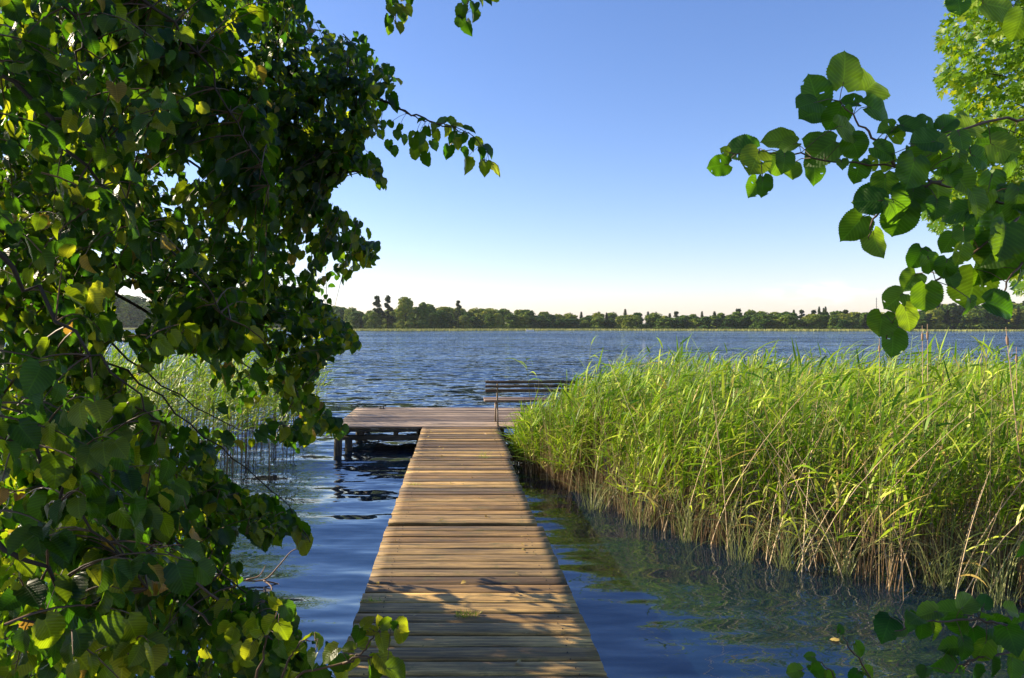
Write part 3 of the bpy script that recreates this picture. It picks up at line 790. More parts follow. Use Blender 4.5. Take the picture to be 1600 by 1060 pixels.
# ------------------------------------------------------------------ linden shoot that leans over the deck edge
C8 = lambda a, b: (350 + a / 2.584, 650 + b / 2.584)
shoot = empty('linden_shoot', tuple(P(430, 1180, 2.1)), 'bright green leafy shoot leaning over the left edge of the deck, nearest the viewer', 'shoot')
g = Geo(); t_ = Geo()
sl = [(200, 755, 65, 200), (265, 790, 85, 40), (235, 760, 55, 0), (540, 885, 75, 100), (575, 830, 60, -60), (655, 835, 65, -20), (725, 850, 70, 20), (720, 890, 80, 60), (640, 915, 80, 75), (590, 870, 60, 180),
      (655, 1005, 110, 40), (700, 1035, 110, 30), (385, 895, 75, 60), (500, 940, 60, 200), (560, 920, 60, 150), (620, 985, 70, 20), (330, 900, 70, 160), (425, 960, 90, 150), (460, 1000, 90, 170), (350, 990, 90, 120), (290, 960, 90, 140),
      (600, 1050, 90, 80), (520, 1010, 80, 60), (180, 850, 80, 140), (240, 870, 90, 60), (140, 900, 90, 130), (220, 950, 90, 90), (100, 950, 90, 120), (480, 1045, 90, 90), (390, 1050, 90, 80), (625, 830, 60, -90), (690, 860, 60, 130)]
manual_leaves(g, t_, L2(sl, C8, 2.584, rl), 2.1, [[C8(200, 1150), C8(330, 1040), C8(480, 1000), C8(560, 950), C8(600, 900), C8(640, 860), C8(700, 850)], [C8(480, 1000), C8(560, 965), C8(640, 990), C8(700, 1030)],
    [C8(100, 1150), C8(160, 950), C8(200, 820), C8(230, 775)], [C8(200, 1150), C8(260, 1000), C8(300, 930), C8(380, 900)]], rl, 1.0, LEAF_V, 0.05, 0.4, 0.93)
g.build('leaves', M_LINDEN, shoot, smooth=True); t_.build('stem', M_TWIG, shoot)

# ------------------------------------------------------------------ the linden on the right: big near leaves
tree_r = empty('linden_tree', (3.3, 1.5, 0.3), 'linden branch with large round shaded leaves reaching in from the right, before the sunlit maple', 'tree')
rr_ = np.random.default_rng(8)
C3 = lambda a, b: (1080 + a / 3.077, b / 3.077)
C5 = lambda a, b: (1200 + a / 3.5325, 300 + b / 3.5325)
ra = [(740, 330, 190, -80), (890, 390, 200, -30), (590, 430, 170, -110), (570, 555, 150, 150), (690, 570, 140, 110), (920, 530, 170, 10), (760, 490, 100, 200), (245, 710, 150, 190), (130, 795, 110, 175), (310, 775, 150, 110),
      (415, 670, 150, 200), (465, 705, 100, 160), (480, 830, 100, 90), (300, 905, 110, 120), (345, 900, 110, 80), (590, 680, 120, 200), (600, 820, 130, 80), (630, 720, 170, 150), (760, 620, 150, 10), (800, 830, 120, 95),
      (790, 710, 130, 60), (940, 620, 100, 170), (1060, 620, 130, 20), (990, 660, 90, 60), (930, 730, 120, 30), (940, 790, 100, 60), (1110, 690, 150, 170), (1190, 670, 120, -90), (1300, 680, 110, 80), (1370, 590, 180, -20),
      (1420, 690, 170, 190), (1060, 830, 180, 100), (1200, 790, 120, 60), (930, 890, 130, 110), (850, 960, 150, 140), (1060, 960, 170, 100), (1000, 1010, 160, 60), (1190, 930, 140, 80), (1300, 870, 150, 60), (1400, 760, 130, 20),
      (1500, 720, 150, 30), (1520, 830, 150, 100), (1450, 900, 150, 90), (1560, 960, 160, 60), (1380, 980, 150, 70), (165, 725, 50, 200), (400, 800, 120, 120), (450, 780, 110, 100), (725, 790, 70, 100), (870, 790, 80, 60),
      (1290, 790, 120, 80), (1250, 850, 120, 60), (1100, 760, 130, 130), (560, 500, 140, 170), (1290, 20, 110, 80), (1480, 30, 190, 10), (1580, 120, 150, 100), (1140, 610, 120, 30), (1240, 590, 110, -40), (1080, 740, 100, 60)]
rb = [(550, 50, 170, 190), (480, 190, 170, 130), (590, 290, 170, 80), (720, 155, 210, 95), (830, 360, 130, 100), (900, 400, 120, 60), (790, 490, 140, 130), (865, 580, 170, 85), (700, 600, 140, 140), (620, 740, 160, 110),
      (775, 700, 160, 75), (690, 840, 160, 95), (1000, 480, 130, 70), (980, 420, 120, 100), (1130, 540, 240, 95), (1290, 400, 220, 100), (1290, 635, 190, 20), (1120, 640, 120, 80), (1190, 260, 260, 120), (1040, 110, 160, 170),
      (930, 90, 130, 100), (1140, 150, 110, 60), (1000, 280, 120, 120), (1080, 240, 110, 90), (1330, 170, 230, 100), (1390, 60, 200, 80), (1300, 280, 240, 110), (1240, 330, 220, 115), (800, 30, 130, 100), (880, 20, 130, 60),
      (1060, 350, 130, 100), (1180, 440, 160, 110), (1370, 330, 190, 80), (1400, 480, 160, 60), (1180, 60, 160, 110), (1280, 60, 170, 60), (1180, 480, 150, 60)]
g = Geo(); t_ = Geo()
TWR = [[(1760, 470, 1.9), (1640, 350, 1.8), (1540, 310, 1.75), (1440, 275, 1.7), (1400, 262, 1.7), (1290, 250, 1.7), (1200, 238, 1.7), (1140, 238, 1.7)],
       [(1400, 262, 1.7), (1375, 225, 1.7), (1345, 195, 1.7), (1312, 158, 1.7)], [(1760, 200, 1.9), (1640, 290, 1.8), (1560, 370, 1.7), (1500, 410, 1.7), (1440, 460, 1.7), (1400, 500, 1.7), (1385, 530, 1.7)],
       [(1470, 285, 1.7), (1410, 300, 1.7), (1365, 345, 1.7), (1358, 375, 1.7)], [(1640, 180, 1.8), (1560, 190, 1.75), (1480, 210, 1.7), (1420, 225, 1.7)], [(1680, -120, 1.8), (1600, -40, 1.7), (1540, -10, 1.7)],
       [(1640, 350, 1.8), (1590, 420, 1.7), (1560, 470, 1.7)]]
manual_leaves(g, t_, L2(ra, C3, 3.077, rr_) + L2(rb, C5, 3.5325, rr_), 1.7, TWR, rr_, 1.0, None, 0.07, 0.2, 1.0, 1.5)
# more of the same branchwork beyond the frame
for k in range(260):
    p = np.array([rr_.uniform(1.9, 3.6), rr_.uniform(0.9, 2.6), rr_.uniform(2.2, 4.2)])
    if proj(p)[0] < 1700: continue
    X, Yx, Z_ = frames(np.array([[rr_.normal(-.3, .5), rr_.normal(0, .5), -0.7]]), np.array([[rr_.normal(0, .4), -.5, .6]]))
    g.scatter(*LEAF_MD, p[None], X, Yx, Z_, np.array([0.09]), np.array([rr_.uniform(0, .9)]))
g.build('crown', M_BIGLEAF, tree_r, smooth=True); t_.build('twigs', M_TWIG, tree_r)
g = Geo(); g.tube(catmull([(3.3, 1.5, 0.1), (3.35, 1.5, 1.4), (3.2, 1.6, 2.8), (3.4, 1.7, 4.6)], 4), np.linspace(0.16, 0.05, 13), 10)
for q in ([(3.3, 1.5, 1.8), (2.9, 1.8, 2.15), tuple(P(1760, 470, 1.9))], [(3.22, 1.6, 2.3), (2.6, 1.8, 2.5), tuple(P(1760, 200, 1.9))], [(3.25, 1.6, 3.0), (2.2, 1.7, 3.1), tuple(P(1680, -120, 1.8))]):
    g.tube(catmull(q, 4), np.linspace(0.025, 0.006, 9), 6)
g.build('trunk', M_BARK, tree_r, smooth=True)

# ------------------------------------------------------------------ shrub and seedling, lower right
C4 = lambda a, b: (1200 + a / 3.5325, 760 + b / 3.5325)
shrub = empty('shrub', tuple(P(1760, 1500, 2.0)), 'low dark green shrub branch over the water in the bottom right corner', 'shrub')
sb = [(660, 770, 150, 140), (780, 750, 120, 100), (850, 790, 130, 90), (930, 800, 140, 80), (880, 700, 130, 170), (1000, 690, 150, 190), (1100, 640, 150, -30), (1180, 690, 140, 20), (1060, 780, 150, 100), (950, 970, 150, 130),
      (1150, 1040, 140, 60), (1230, 800, 170, 100), (1340, 830, 150, 60), (1180, 910, 150, 110), (1300, 920, 130, 60), (1350, 690, 130, 10), (1240, 1010, 130, 80), (1010, 890, 130, 170), (1090, 900, 130, 90), (1400, 760, 130, 60),
      (860, 1030, 100, 150), (1390, 350, 110, 100), (1140, 840, 140, 80), (1400, 900, 150, 80), (1350, 1010, 140, 100), (740, 800, 110, 120), (1290, 740, 130, -20), (1020, 1020, 100, 200), (1080, 1050, 100, 90), (820, 720, 110, 200), (1200, 630, 90, -60)]
g = Geo(); t_ = Geo()
manual_leaves(g, t_, L2(sb, C4, 3.5325, rr_), 2.0, [[(1760, 1060), C4(1420, 810), C4(1200, 745), C4(1000, 735), C4(850, 750), C4(700, 800)], [(1760, 1100), C4(1420, 890), C4(1300, 925), C4(1100, 965), C4(1000, 1030)],
    [(1800, 1400), (1770, 1200), (1760, 1060)], [(1760, 1060), (1640, 950), C4(1395, 360)]], rr_, 1.1, LEAF_V, 0.06)
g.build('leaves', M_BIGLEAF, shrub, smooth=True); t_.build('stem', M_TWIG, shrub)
seed = empty('seedling', tuple(P(1372, 1400, 2.1)), 'thin seedling with a few small leaves, left of the bottom right shrub', 'seedling')
g = Geo(); t_ = Geo()
ss = [(500, 905, 95, 60), (270, 1010, 95, 40), (230, 940, 60, 180), (140, 1020, 95, 170), (560, 1040, 95, 20), (395, 785, 55, -70), (330, 1050, 80, 80), (480, 1050, 80, 120), (250, 1000, 80, 90)]
manual_leaves(g, t_, L2(ss, C4, 3.5325, rr_), 2.1, [[C4(620, 1500), C4(560, 1060), C4(460, 900), C4(400, 800)], [C4(560, 1200), C4(400, 1070), C4(260, 960)]], rr_, 0.9, LEAF_V, 0.03)
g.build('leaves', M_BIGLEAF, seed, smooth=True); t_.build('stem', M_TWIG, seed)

# ------------------------------------------------------------------ maple, right
MP = [(1478, -200), (1478, 20), (1458, 58), (1482, 92), (1462, 110), (1458, 142), (1490, 160), (1462, 190), (1446, 216), (1464, 262), (1440, 330), (1452, 356), (1480, 372), (1540, 395), (1572, 420), (1588, 455), (1640, 470), (1900, 500), (1900, -200)]
maple = empty('maple_tree', (11.2, 12.2, 0.2), 'sunlit yellow-green maple at the right edge behind the dark linden branch', 'tree')
rm = np.random.default_rng(3)
g = Geo(); tw = Geo()
cl = 0
while cl < 2300:
    Yd = rm.uniform(9.6, 13.5)
    u = rm.uniform(1440, 1900) if cl < 1900 else rm.uniform(1800, 2300); v = rm.uniform(-250, 470)
    if u < 1880 and not inpoly(u, v, MP)[0]: continue
    c = P(u, v, Yd); cl += 1
    m = 13; off = rm.normal(0, 0.10, (m, 3)) * (1, 1, .8)
    pos = c + off
    uu, vv = proj(pos); ok = inpoly(uu, vv, MP) | (uu > 1880)
    pos = pos[ok]; m = len(pos)
    if m == 0: continue
    Ld = np.array([-0.35, -0.1, -0.55]) + rm.normal(0, 0.4, (m, 3)); N = np.array([-0.65, -0.1, 0.7]) + rm.normal(0, 0.35, (m, 3))
    X, Yx, Z_ = frames(Ld, N)
    g.scatter(*MAPLE, pos, X, Yx, Z_, rm.uniform(0.11, 0.18, m), rm.beta(2, 2.5, m))
    root = np.array([11.15, 12.2, min(max(c[2] - 0.8, 0.8), 6.0)]); t = np.linspace(0, 1, 7)[:, None]
    if cl % 12 == 0: tw.tube(root + (c - root) * t + (0, 0, 0.25) * np.sin(t * 3.1), np.linspace(0.03, 0.004, 7), 4)
g.build('crown', M_MAPLE, maple, smooth=False)
tw.tube(catmull([(11.2, 12.2, -0.1), (11.1, 12.2, 2), (11.3, 12.1, 4), (11.2, 12.0, 7.5)], 4), np.linspace(0.24, 0.05, 13), 10)
tw.build('trunk', M_BARK, maple, smooth=True)

# ------------------------------------------------------------------ reeds
EX = [0.80, 0.86, 1.0, 1.65, 2.64, 4.1, 6.0, 9.0, 14.0]; EY = [12.0, 11.2, 9.9, 7.9, 6.25, 5.45, 5.0, 4.6, 4.4]
def blades(g, base, az, L, wd, up, droop, rv, segs=5):
    """arched strap leaves, arrays over m"""
    m = len(base); s_ = np.linspace(0, 1, segs)
    h = np.stack([np.cos(az), np.sin(az), 0 * az], -1); side = np.stack([-np.sin(az), np.cos(az), 0 * az], -1)
    ang = up[:, None] - droop[:, None] * s_[None] ** 1.3
    ds = (L / (segs - 1))[:, None]
    hx = np.concatenate([np.zeros((m, 1)), np.cumsum(np.cos(ang[:, :-1]) * ds, 1)], 1)
    hz = np.concatenate([np.zeros((m, 1)), np.cumsum(np.sin(ang[:, :-1]) * ds, 1)], 1)
    c = base[:, None] + hx[..., None] * h[:, None] + hz[..., None] * np.array([0, 0, 1.0])
    w_ = wd[:, None] * np.interp(s_, [0, .25, .6, 1], [.55, 1, .8, .04])[None]
    tw_ = rr2.uniform(-0.9, 0.9, m)
    nv = np.cross(h, side) * 1.0
    sd = side * np.cos(tw_)[:, None] + nv * np.sin(tw_)[:, None]
    V = np.stack([c - sd[:, None] * w_[..., None] / 2, c + sd[:, None] * w_[..., None] / 2], 2)
    i = np.arange(segs - 1) * 2
    t = np.concatenate([np.stack([i, i + 1, i + 3], -1), np.stack([i, i + 3, i + 2], -1)])
    T = t[None] + (np.arange(m) * segs * 2)[:, None, None]
    uv = np.tile(np.stack([np.tile([0, 1], segs), np.repeat(s_, 2)], -1), (m, 1))
    g.add(V, T, uv, np.repeat(rv, segs * 2))
def stems(g, base, H, lean, az, r0, rv, segs=6):
    m = len(base); s_ = np.linspace(0, 1, segs)
    off = (lean[:, None] * H[:, None] * (0.35 * s_ + 0.65 * s_ ** 2))
    h = np.stack([np.cos(az), np.sin(az), 0 * az], -1)
    c = base[:, None] + off[..., None] * h[:, None] + (H[:, None] * s_)[..., None] * np.array([0, 0, 1.0])
    th = np.array([0, 2.094, 4.189]); ring = np.stack([np.cos(th), np.sin(th), 0 * th], -1)
    rad = (r0[:, None] * np.linspace(1, 0.35, segs)[None])
    V = c[:, :, None] + ring[None, None] * rad[..., None, None]
    i = (np.arange(segs - 1) * 3)[:, None]; j = np.arange(3)[None]; j2 = (j + 1) % 3
    t = np.concatenate([np.stack([i + j, i + j2, i + 3 + j2], -1).reshape(-1, 3), np.stack([i + j, i + 3 + j2, i + 3 + j], -1).reshape(-1, 3)])
    T = t[None] + (np.arange(m) * segs * 3)[:, None, None]
    uv = np.tile(np.stack([np.zeros(segs * 3), np.repeat(s_, 3)], -1), (m, 1))
    g.add(V, T, uv, np.repeat(rv, segs * 3)); return c
rr2 = np.random.default_rng(77)
def plant_reeds(stemg, leafg, xy, H, bend=0.14, nleaf=7, dry=None, z0=-0.25):
    m = len(xy)
    base = np.concatenate([xy, np.full((m, 1), z0)], 1)
    az = rr2.normal(0.0, 0.75, m); lean = np.abs(rr2.normal(bend, 0.10, m))
    c = stems(stemg, base, H - z0, lean, az, rr2.uniform(0.0030, 0.0060, m), rr2.uniform(0, 0.95, m))
    for k in range(nleaf):
        t = 0.40 + 0.60 * (k + rr2.uniform(0, 1, m)) / nleaf
        f = t * (c.shape[1] - 1); i0 = np.minimum(f.astype(int), c.shape[1] - 2); fr = (f - i0)[:, None]
        p = c[np.arange(m), i0] * (1 - fr) + c[np.arange(m), i0 + 1] * fr
        la = rr2.normal(0.1, 0.85, m); flip = rr2.uniform(size=m) < 0.22; la[flip] += math.pi
        L = rr2.uniform(0.18, 0.50, m) * np.interp(t, [0.3, 0.6, 1], [0.8, 1.05, 0.7])
        rv = np.clip(rr2.beta(2, 2.6, m) + (0.62 - t) * 0.35, 0, 0.92); y_ = rr2.uniform(size=m) < 0.03; rv[y_] = 0.99
        blades(leafg, p, la, L, rr2.uniform(0.011, 0.029, m), rr2.uniform(0.2, 1.35, m), rr2.uniform(-0.2, 1.3, m), rv)
def edge_y(x): return np.interp(x, EX, EY)
def bed_points(n, x0, x1, depth_pow, ymax):
    x = rr2.uniform(x0, x1, n * 3); e = edge_y(x) + 0.26 * np.sin(x * 5.3) + 0.16 * np.sin(x * 13.0) - (rr2.uniform(size=n * 3) < 0.05) * rr2.uniform(0, 0.5, n * 3)
    y = e + (ymax - e) * rr2.uniform(0, 1, n * 3) ** depth_pow
    bad = (np.sin(x * 4.3 + 1.3 * np.sin(y * 2.9)) * np.sin(y * 3.7 + x) > rr2.uniform(0.1, 0.9, n * 3)) | ((y > 11.3) & (y < 14.6) & (x < 2.65)) | (x > 0.80 * y + 1.6)
    return np.stack([x, y], -1)[~bad][:n]
def reed_height(xy):
    u = CX + F * xy[:, 0] / xy[:, 1]
    yt = np.interp(u, [770, 800, 850, 900, 960, 1100, 1600], [672, 640, 622, 592, 558, 556, 560])
    H = CAMZ - (yt - CY) / F * xy[:, 1]
    e = xy[:, 1] - edge_y(xy[:, 0])
    H *= rr2.uniform(0.70, 1.05, len(H)) * (0.94 + 0.07 * np.sin(xy[:, 0] * 3.1 + xy[:, 1] * 1.7) + 0.05 * np.sin(xy[:, 0] * 9.1)) * np.interp(e, [0, 0.5, 1.2], [0.72, 0.9, 1.0])
    tall = rr2.uniform(size=len(H)) < 0.05
    H[tall] *= 1.07
    return np.clip(H, 0.35, 2.1)
sg, lg = Geo(), Geo()
bp = np.vstack([bed_points(2200, 0.86, 9.0, 1.35, 11.0), bed_points(1500, 2.2, 13.0, 0.9, 17.5), bed_points(420, 0.86, 2.4, 1.0, 11.25)])
plant_reeds(sg, lg, bp, reed_height(bp))
stub = bed_points(1500, 0.9, 9.5, 1.3, 9.5); m = len(stub)
stb = np.concatenate([stub, np.full((m, 1), -0.25)], 1)
dg = Geo()
stems(dg, stb, rr2.uniform(0.5, 1.6, m), np.abs(rr2.normal(0.12, 0.28, m)), rr2.uniform(-3.1, 3.1, m), rr2.uniform(0.002, 0.0048, m), rr2.uniform(0, 1, m), 4)
reed = tag(lg.build('reed_bed', M_REEDLEAF), 'dense bed of tall sunlit green reeds standing in the water right of the jetty', 'reeds', kind='stuff')
so = sg.build('stems', M_STEM, reed); tag(so, kind='stuff')
so = dg.build('dry_stems', M_DRYSTEM, reed); tag(so, kind='stuff')
# left bed
sg, lg = Geo(), Geo()
x = rr2.uniform(-9.5, -2.35, 1300); y = 9.0 + np.abs(rr2.normal(0, 1, 1300)) * 3.0 + np.where(x > -2.8, 0.5, 0)
ok = (y < 17) & ~((y > 11) & (x > -2.6)); xy = np.stack([x, y], -1)[ok]
plant_reeds(sg, lg, xy, rr2.uniform(1.25, 1.75, len(xy)), bend=0.07, nleaf=8)
reed2 = tag(lg.build('reed_bed', M_REEDLEAF), 'reed bed standing behind the drooping linden leaves left of the jetty', 'reeds', kind='stuff')
so = sg.build('stems', M_STEM, reed2); tag(so, kind='stuff')

# single stalks one can tell apart along the near edge of the bed
def single_reed(name, base, H, lean, az, dry, label, group):
    root = empty(name, base, label, 'reed', group)
    s_, l_ = Geo(), Geo()
    b = np.array([[0, 0, -0.35]])
    c = stems(s_, b, np.array([H + 0.35]), np.array([lean]), np.array([az]), np.array([0.0058]), np.array([0.85 if dry else 0.25]), 8)
    o = s_.build('stem', M_DRYSTEM if dry else M_STEM, root); o.location = (0, 0, 0)
    k = 2 if dry else 9
    t = rr2.uniform(0.35, 1, k); f = t * 7; i0 = np.minimum(f.astype(int), 6); fr = (f - i0)[:, None]
    p = c[0, i0] * (1 - fr) + c[0, i0 + 1] * fr
    blades(l_, p, rr2.normal(0.1, 0.9, k), rr2.uniform(0.25, 0.48, k), rr2.uniform(0.014, 0.022, k), rr2.uniform(0.3, 1.1, k), rr2.uniform(0.6, 2.1, k), np.clip(rr2.normal(0.97 if dry else 0.5, 0.15, k), 0, 1), 6)
    o = l_.build('leaves', M_REEDLEAF, root, smooth=True); o.location = (0, 0, 0)
    return root
dry0 = [single_reed('reed_stalk', (x_, 0, 0), H, le, 0.0, True, 'bare tan reed stalk leaning out of the water at the near edge of the bed', 'dry reed stalks along the near edge') for x_, H, le in ((0, 1.35, 0.5), (0, 0.95, 0.25), (0, 1.6, 0.7))]
green0 = [single_reed('reed_stalk', (0, 0, 0), H, le, 0.0, False, 'leafy green reed stalk at the near edge of the bed', 'leafy reed stalks along the near edge') for H, le in ((1.65, 0.18), (1.35, 0.3), (1.8, 0.10))]
def put(protos, n, seed, spread, rot, x0=1.2, x1=6.2):
    rq = np.random.default_rng(seed); used = set()
    for k in range(n):
        x = x0 + (x1 - x0) * (k + rq.uniform(0, .9)) / n; y = edge_y(x) + rq.normal(0, spread) - 0.05
        j = k % 3; loc = (x, y, 0); rz = rq.normal(*rot)
        if j not in used:
            used.add(j); o = protos[j]; o.location = loc; o.rotation_euler = (0, 0, rz)
        else: copy_tree(protos[j], loc, rz)
put(dry0, 60, 5, 0.2, (0.6, 1.6), 1.9, 6.0)
put(green0, 30, 6, 0.15, (0.0, 0.8), 1.0, 6.2)
# cattails
def cattail(px, py, Y, label, tilt=0.0):
    p = P(px, py, Y); root = empty('cattail', (p[0], Y, 0), label, 'cattail', 'brown cattails above the reeds')
    H = p[2]; g_ = Geo(); g_.tube([(0, 0, -0.3), (0.01, 0, H * .5), (tilt, 0, H + 0.1)], [0.006, 0.005, 0.002], 5)
    o = g_.build('stem', M_DRYSTEM, root); o.location = (0, 0, 0)
    g_ = Geo(); zz = np.linspace(H - 0.04, H + 0.035, 7)
    g_.tube(np.stack([np.interp(zz, [H * .5, H + .1], [0.01, tilt]), 0 * zz, zz], -1), [0.004, 0.008, 0.010, 0.0095, 0.010, 0.008, 0.003], 8)
    o = g_.build('seed_head', M_CAT, root, smooth=True); o.location = (0, 0, 0)
M_CAT = plain('cattail_brown', (0.30, 0.19, 0.12), 0.9, 0, 0.5, 60.0)
cattail(1374, 545, 7.0, 'brown cattail just under the lowest leaves of the linden branch')
cattail(1441, 526, 6.6, 'shorter of the two close brown cattails rising before the far shore')
cattail(1449, 524, 6.5, 'taller of the two close brown cattails rising before the far shore')
cattail(1592, 532, 5.6, 'pale leaning cattail at the right edge, above the reed tops', -0.10)
cattail(1588, 560, 6.4, 'fluffy brown cattail by the right edge, lower than its pale neighbour')
# arching sedge tufts along the edge
def sedge(x, y, n, label):
    root = empty('sedge_tuft', (x, y, 0), label, 'sedge', 'arching sedge tufts at the reed edge')
    g_ = Geo(); az = rr2.uniform(-3.14, 3.14, n); b = np.stack([rr2.normal(0, .06, n), rr2.normal(0, .06, n), np.full(n, -0.1)], -1)
    blades(g_, b, az, rr2.uniform(0.7, 1.25, n), rr2.uniform(0.004, 0.007, n), rr2.uniform(1.05, 1.5, n), rr2.uniform(0.9, 2.3, n), rr2.uniform(0, 1, n), 9)
    o = g_.build('blades', M_SEDGE, root); o.location = (0, 0, 0)
for k, (px, py) in enumerate(((930, 800), (1010, 826), (1085, 852), (1165, 880), (1240, 895), (1330, 905), (1480, 925), (1575, 950))):
    Y = CAMZ * F / (py - CY); sedge((px - CX) / F * Y, Y + 0.12, 46, 'tuft of thin arching sedge blades growing from the water before the reeds')

# ------------------------------------------------------------------ small things
def twig_obj(name, mat, strokes, label, cat, rad=0.006):
    c = np.array(strokes[0][0]); root_loc = tuple(c)
    g_ = Geo()
    for s_ in strokes:
        q = catmull(s_, 4); g_.tube(q, np.linspace(rad, rad * 0.35, len(q)), 5)
    return tag(g_.build(name, mat, loc=root_loc), label, cat)
W = lambda px, py, up=0.0: tuple(P(px, py, CAMZ * F / (py - CY)) * 1.0)
def S(px, py, Y): return tuple(P(px, py, Y))
Yb = 5.65
twig_obj('dead_branch', M_DRYTWIG, [[S(360, 905, Yb), S(410, 907, Yb), S(435, 885, Yb), S(455, 862, Yb), S(474, 856, Yb)], [S(385, 906, Yb), S(405, 900, Yb), S(415, 884, Yb)],
    [S(412, 907, Yb), S(425, 920, Yb - .1), S(416, 948, Yb - .2)], [S(414, 908, Yb), S(438, 915, Yb), S(440, 935, Yb - .2)]], 'bare dead branch poking out of the water beside the left foliage', 'branch', 0.008)
rd = np.random.default_rng(9)
M_FALL = leaf_mat('fallen_leaf', [(0.0, (0.35, 0.20, 0.06)), (0.6, (0.45, 0.34, 0.10)), (1.0, (0.6, 0.55, 0.42))], [(0.0, (0.4, 0.3, 0.1)), (1.0, (0.5, 0.4, 0.1))], trans=0.15, veins=False)
g_ = Geo(); g_.scatter(*leaf_template(6, 1, 0, 0.4, 0.5), np.zeros((1, 3)), np.array([[1., 0, 0]]), np.array([[0, 1., 0]]), np.array([[0, 0, 1.]]), np.array([0.04]), np.array([0.4]))
f0 = tag(g_.build('fallen_leaf', M_FALL), 'small dry leaf lying on the jetty planks', 'leaf', 'dry leaf bits scattered on the jetty planks')
for k in range(46):
    o = f0 if k == 0 else f0.copy()
    if k: sc.collection.objects.link(o)
    o.location = (rd.uniform(-0.5, 0.62), 3.4 + 8 * rd.uniform() ** 1.2, DZ + 0.012); o.rotation_euler = (rd.uniform(-.3, .3), rd.uniform(-.3, .3), rd.uniform(0, 6.3)); s_ = rd.uniform(0.25, 0.8); o.scale = (s_, s_, s_)
def moss(px, py, n, label, L=0.05):
    Y = (CAMZ - DZ) * F / (py - CY); x_ = (px - CX) / F * Y
    g_ = Geo(); b = np.stack([rr2.normal(0, .035, n), rr2.normal(0, .012, n), np.zeros(n)], -1)
    blades(g_, b, rr2.uniform(-3.1, 3.1, n), rr2.uniform(L * .4, L, n), rr2.uniform(.002, .004, n), rr2.uniform(.4, 1.5, n), rr2.uniform(0, 1.5, n), rr2.uniform(0.3, 0.8, n), 4)
    tag(g_.build('moss_tuft', M_REEDLEAF, loc=(0, 0, 0)), label, 'moss').location = (x_, Y, DZ)
moss(730, 963, 90, 'small green grassy moss tuft in a plank gap near the foreground')
moss(578, 940, 60, 'yellowish moss tuft by the left deck edge', 0.035)
moss(756, 716, 26, 'dry grass sprout in the joint of the walkway before the platform', 0.16)
moss(648, 758, 30, 'low moss tuft by the left deck edge farther out', 0.04)
g_ = Geo(); nf = 520
fx = rd.uniform(-3.4, -1.75, nf); fy = rd.choice([5.7, 6.6, 7.4, 8.3, 9.2], nf) + rd.normal(0, .14, nf) + 0.1 * np.sin(fx * 5)
g_.scatter(*leaf_template(5, 1, 0, 0.1, 0.05), np.stack([fx, fy, np.full(nf, 0.006)], -1), *frames(np.stack([np.cos(fx * 999), np.sin(fx * 999), 0 * fx], -1), np.tile([[0, 0, 1.0]], (nf, 1))), rd.uniform(.012, .04, nf), rd.uniform(0, .9, nf))
tag(g_.build('floating_weed', M_LINDEN), 'scattered bits of floating weed on the water below the left foliage', 'weed', kind='stuff')
g0 = Geo(); g0.scatter(*leaf_template(9, 2, 0.03, 0.15, 0.2), np.zeros((1, 3)), np.array([[1., 0, 0]]), np.array([[0, 1., 0]]), np.array([[0, 0, 1.]]), np.array([0.05]), np.array([0.55]))
fl = tag(g0.build('floating_leaf', M_FALL), 'pale yellow leaf floating on the dark water between the reeds and the seedling', 'leaf')
fl.location = (*P(1310, 1003, CAMZ * F / (1003 - CY))[:2], 0.012); fl.rotation_euler = (0, 0, 1.1)
# fallen reed across the walkway by the bench
g_ = Geo(); g_.tube(catmull([S(757, 678, 10.9), S(770, 682, 10.75), S(782, 688, 10.6), S(792, 690, 10.5)], 3), 0.006, 4)
tag(g_.build('fallen_reed', M_DRYSTEM), 'broken dry reed lying across the walkway below the bench', 'reed')

# ------------------------------------------------------------------ far shore
rf = np.random.default_rng(42)
def broadleaf(name, seed, H=12.0, Wd=8.0, n=3400, narrow=1.0, low=0.12):
    q = np.random.default_rng(seed); root = empty(name, (0, 0, 0), '', 'tree')
    lob = []
    for k in range(16):
        a = q.uniform(0, 6.28); h = q.uniform(low + .12, 0.9); rr = (1 - abs(h - 0.5) * 1.2) * Wd * 0.33 * q.uniform(.4, 1)
        lob.append((rr * math.cos(a), rr * math.sin(a), H * h, q.uniform(.10, .24) * Wd))
    [lob.append((Wd * .3 * math.cos(a_), Wd * .3 * math.sin(a_), H * .14, Wd * .2)) for a_ in np.linspace(0, 5.5, 6)]; lob.append((0, 0, H * 0.6, Wd * 0.3)); lob.append((0, 0, H * 0.85, Wd * 0.2)); lob.append((0, 0, H * .3, Wd * .32))
    lob = np.array(lob); k = q.integers(len(lob), size=n)
    d = norm(q.normal(size=(n, 3))); rad = lob[k, 3] * q.uniform(.6, 1.08, n)
    pos = lob[k, :3] + d * rad[:, None]; N = d + q.normal(0, .5, (n, 3)); L = q.normal(size=(n, 3))
    X, Y_, Z_ = frames(L, N)
    tv = np.array([(-.5, -.4, 0), (.5, -.5, 0.05), (.6, .45, 0), (-.3, .6, .1), (0, 0, .15)]); tt = np.array([(0, 1, 4), (1, 2, 4), (2, 3, 4), (3, 0, 4)])
    g = Geo(); g.scatter(tv, tt, np.zeros((5, 2)), pos, X, Y_, Z_, q.uniform(.35, .8, n), q.uniform(0, 1, n))
    g.build('crown', M_FARLEAF, root)
    g = Geo(); g.tube([(0, 0, -0.5), (0.1, 0, H * .4), (0, .1, H * .8)], [.22, .16, .05], 6); g.build('trunk', M_BARK, root)
    return root
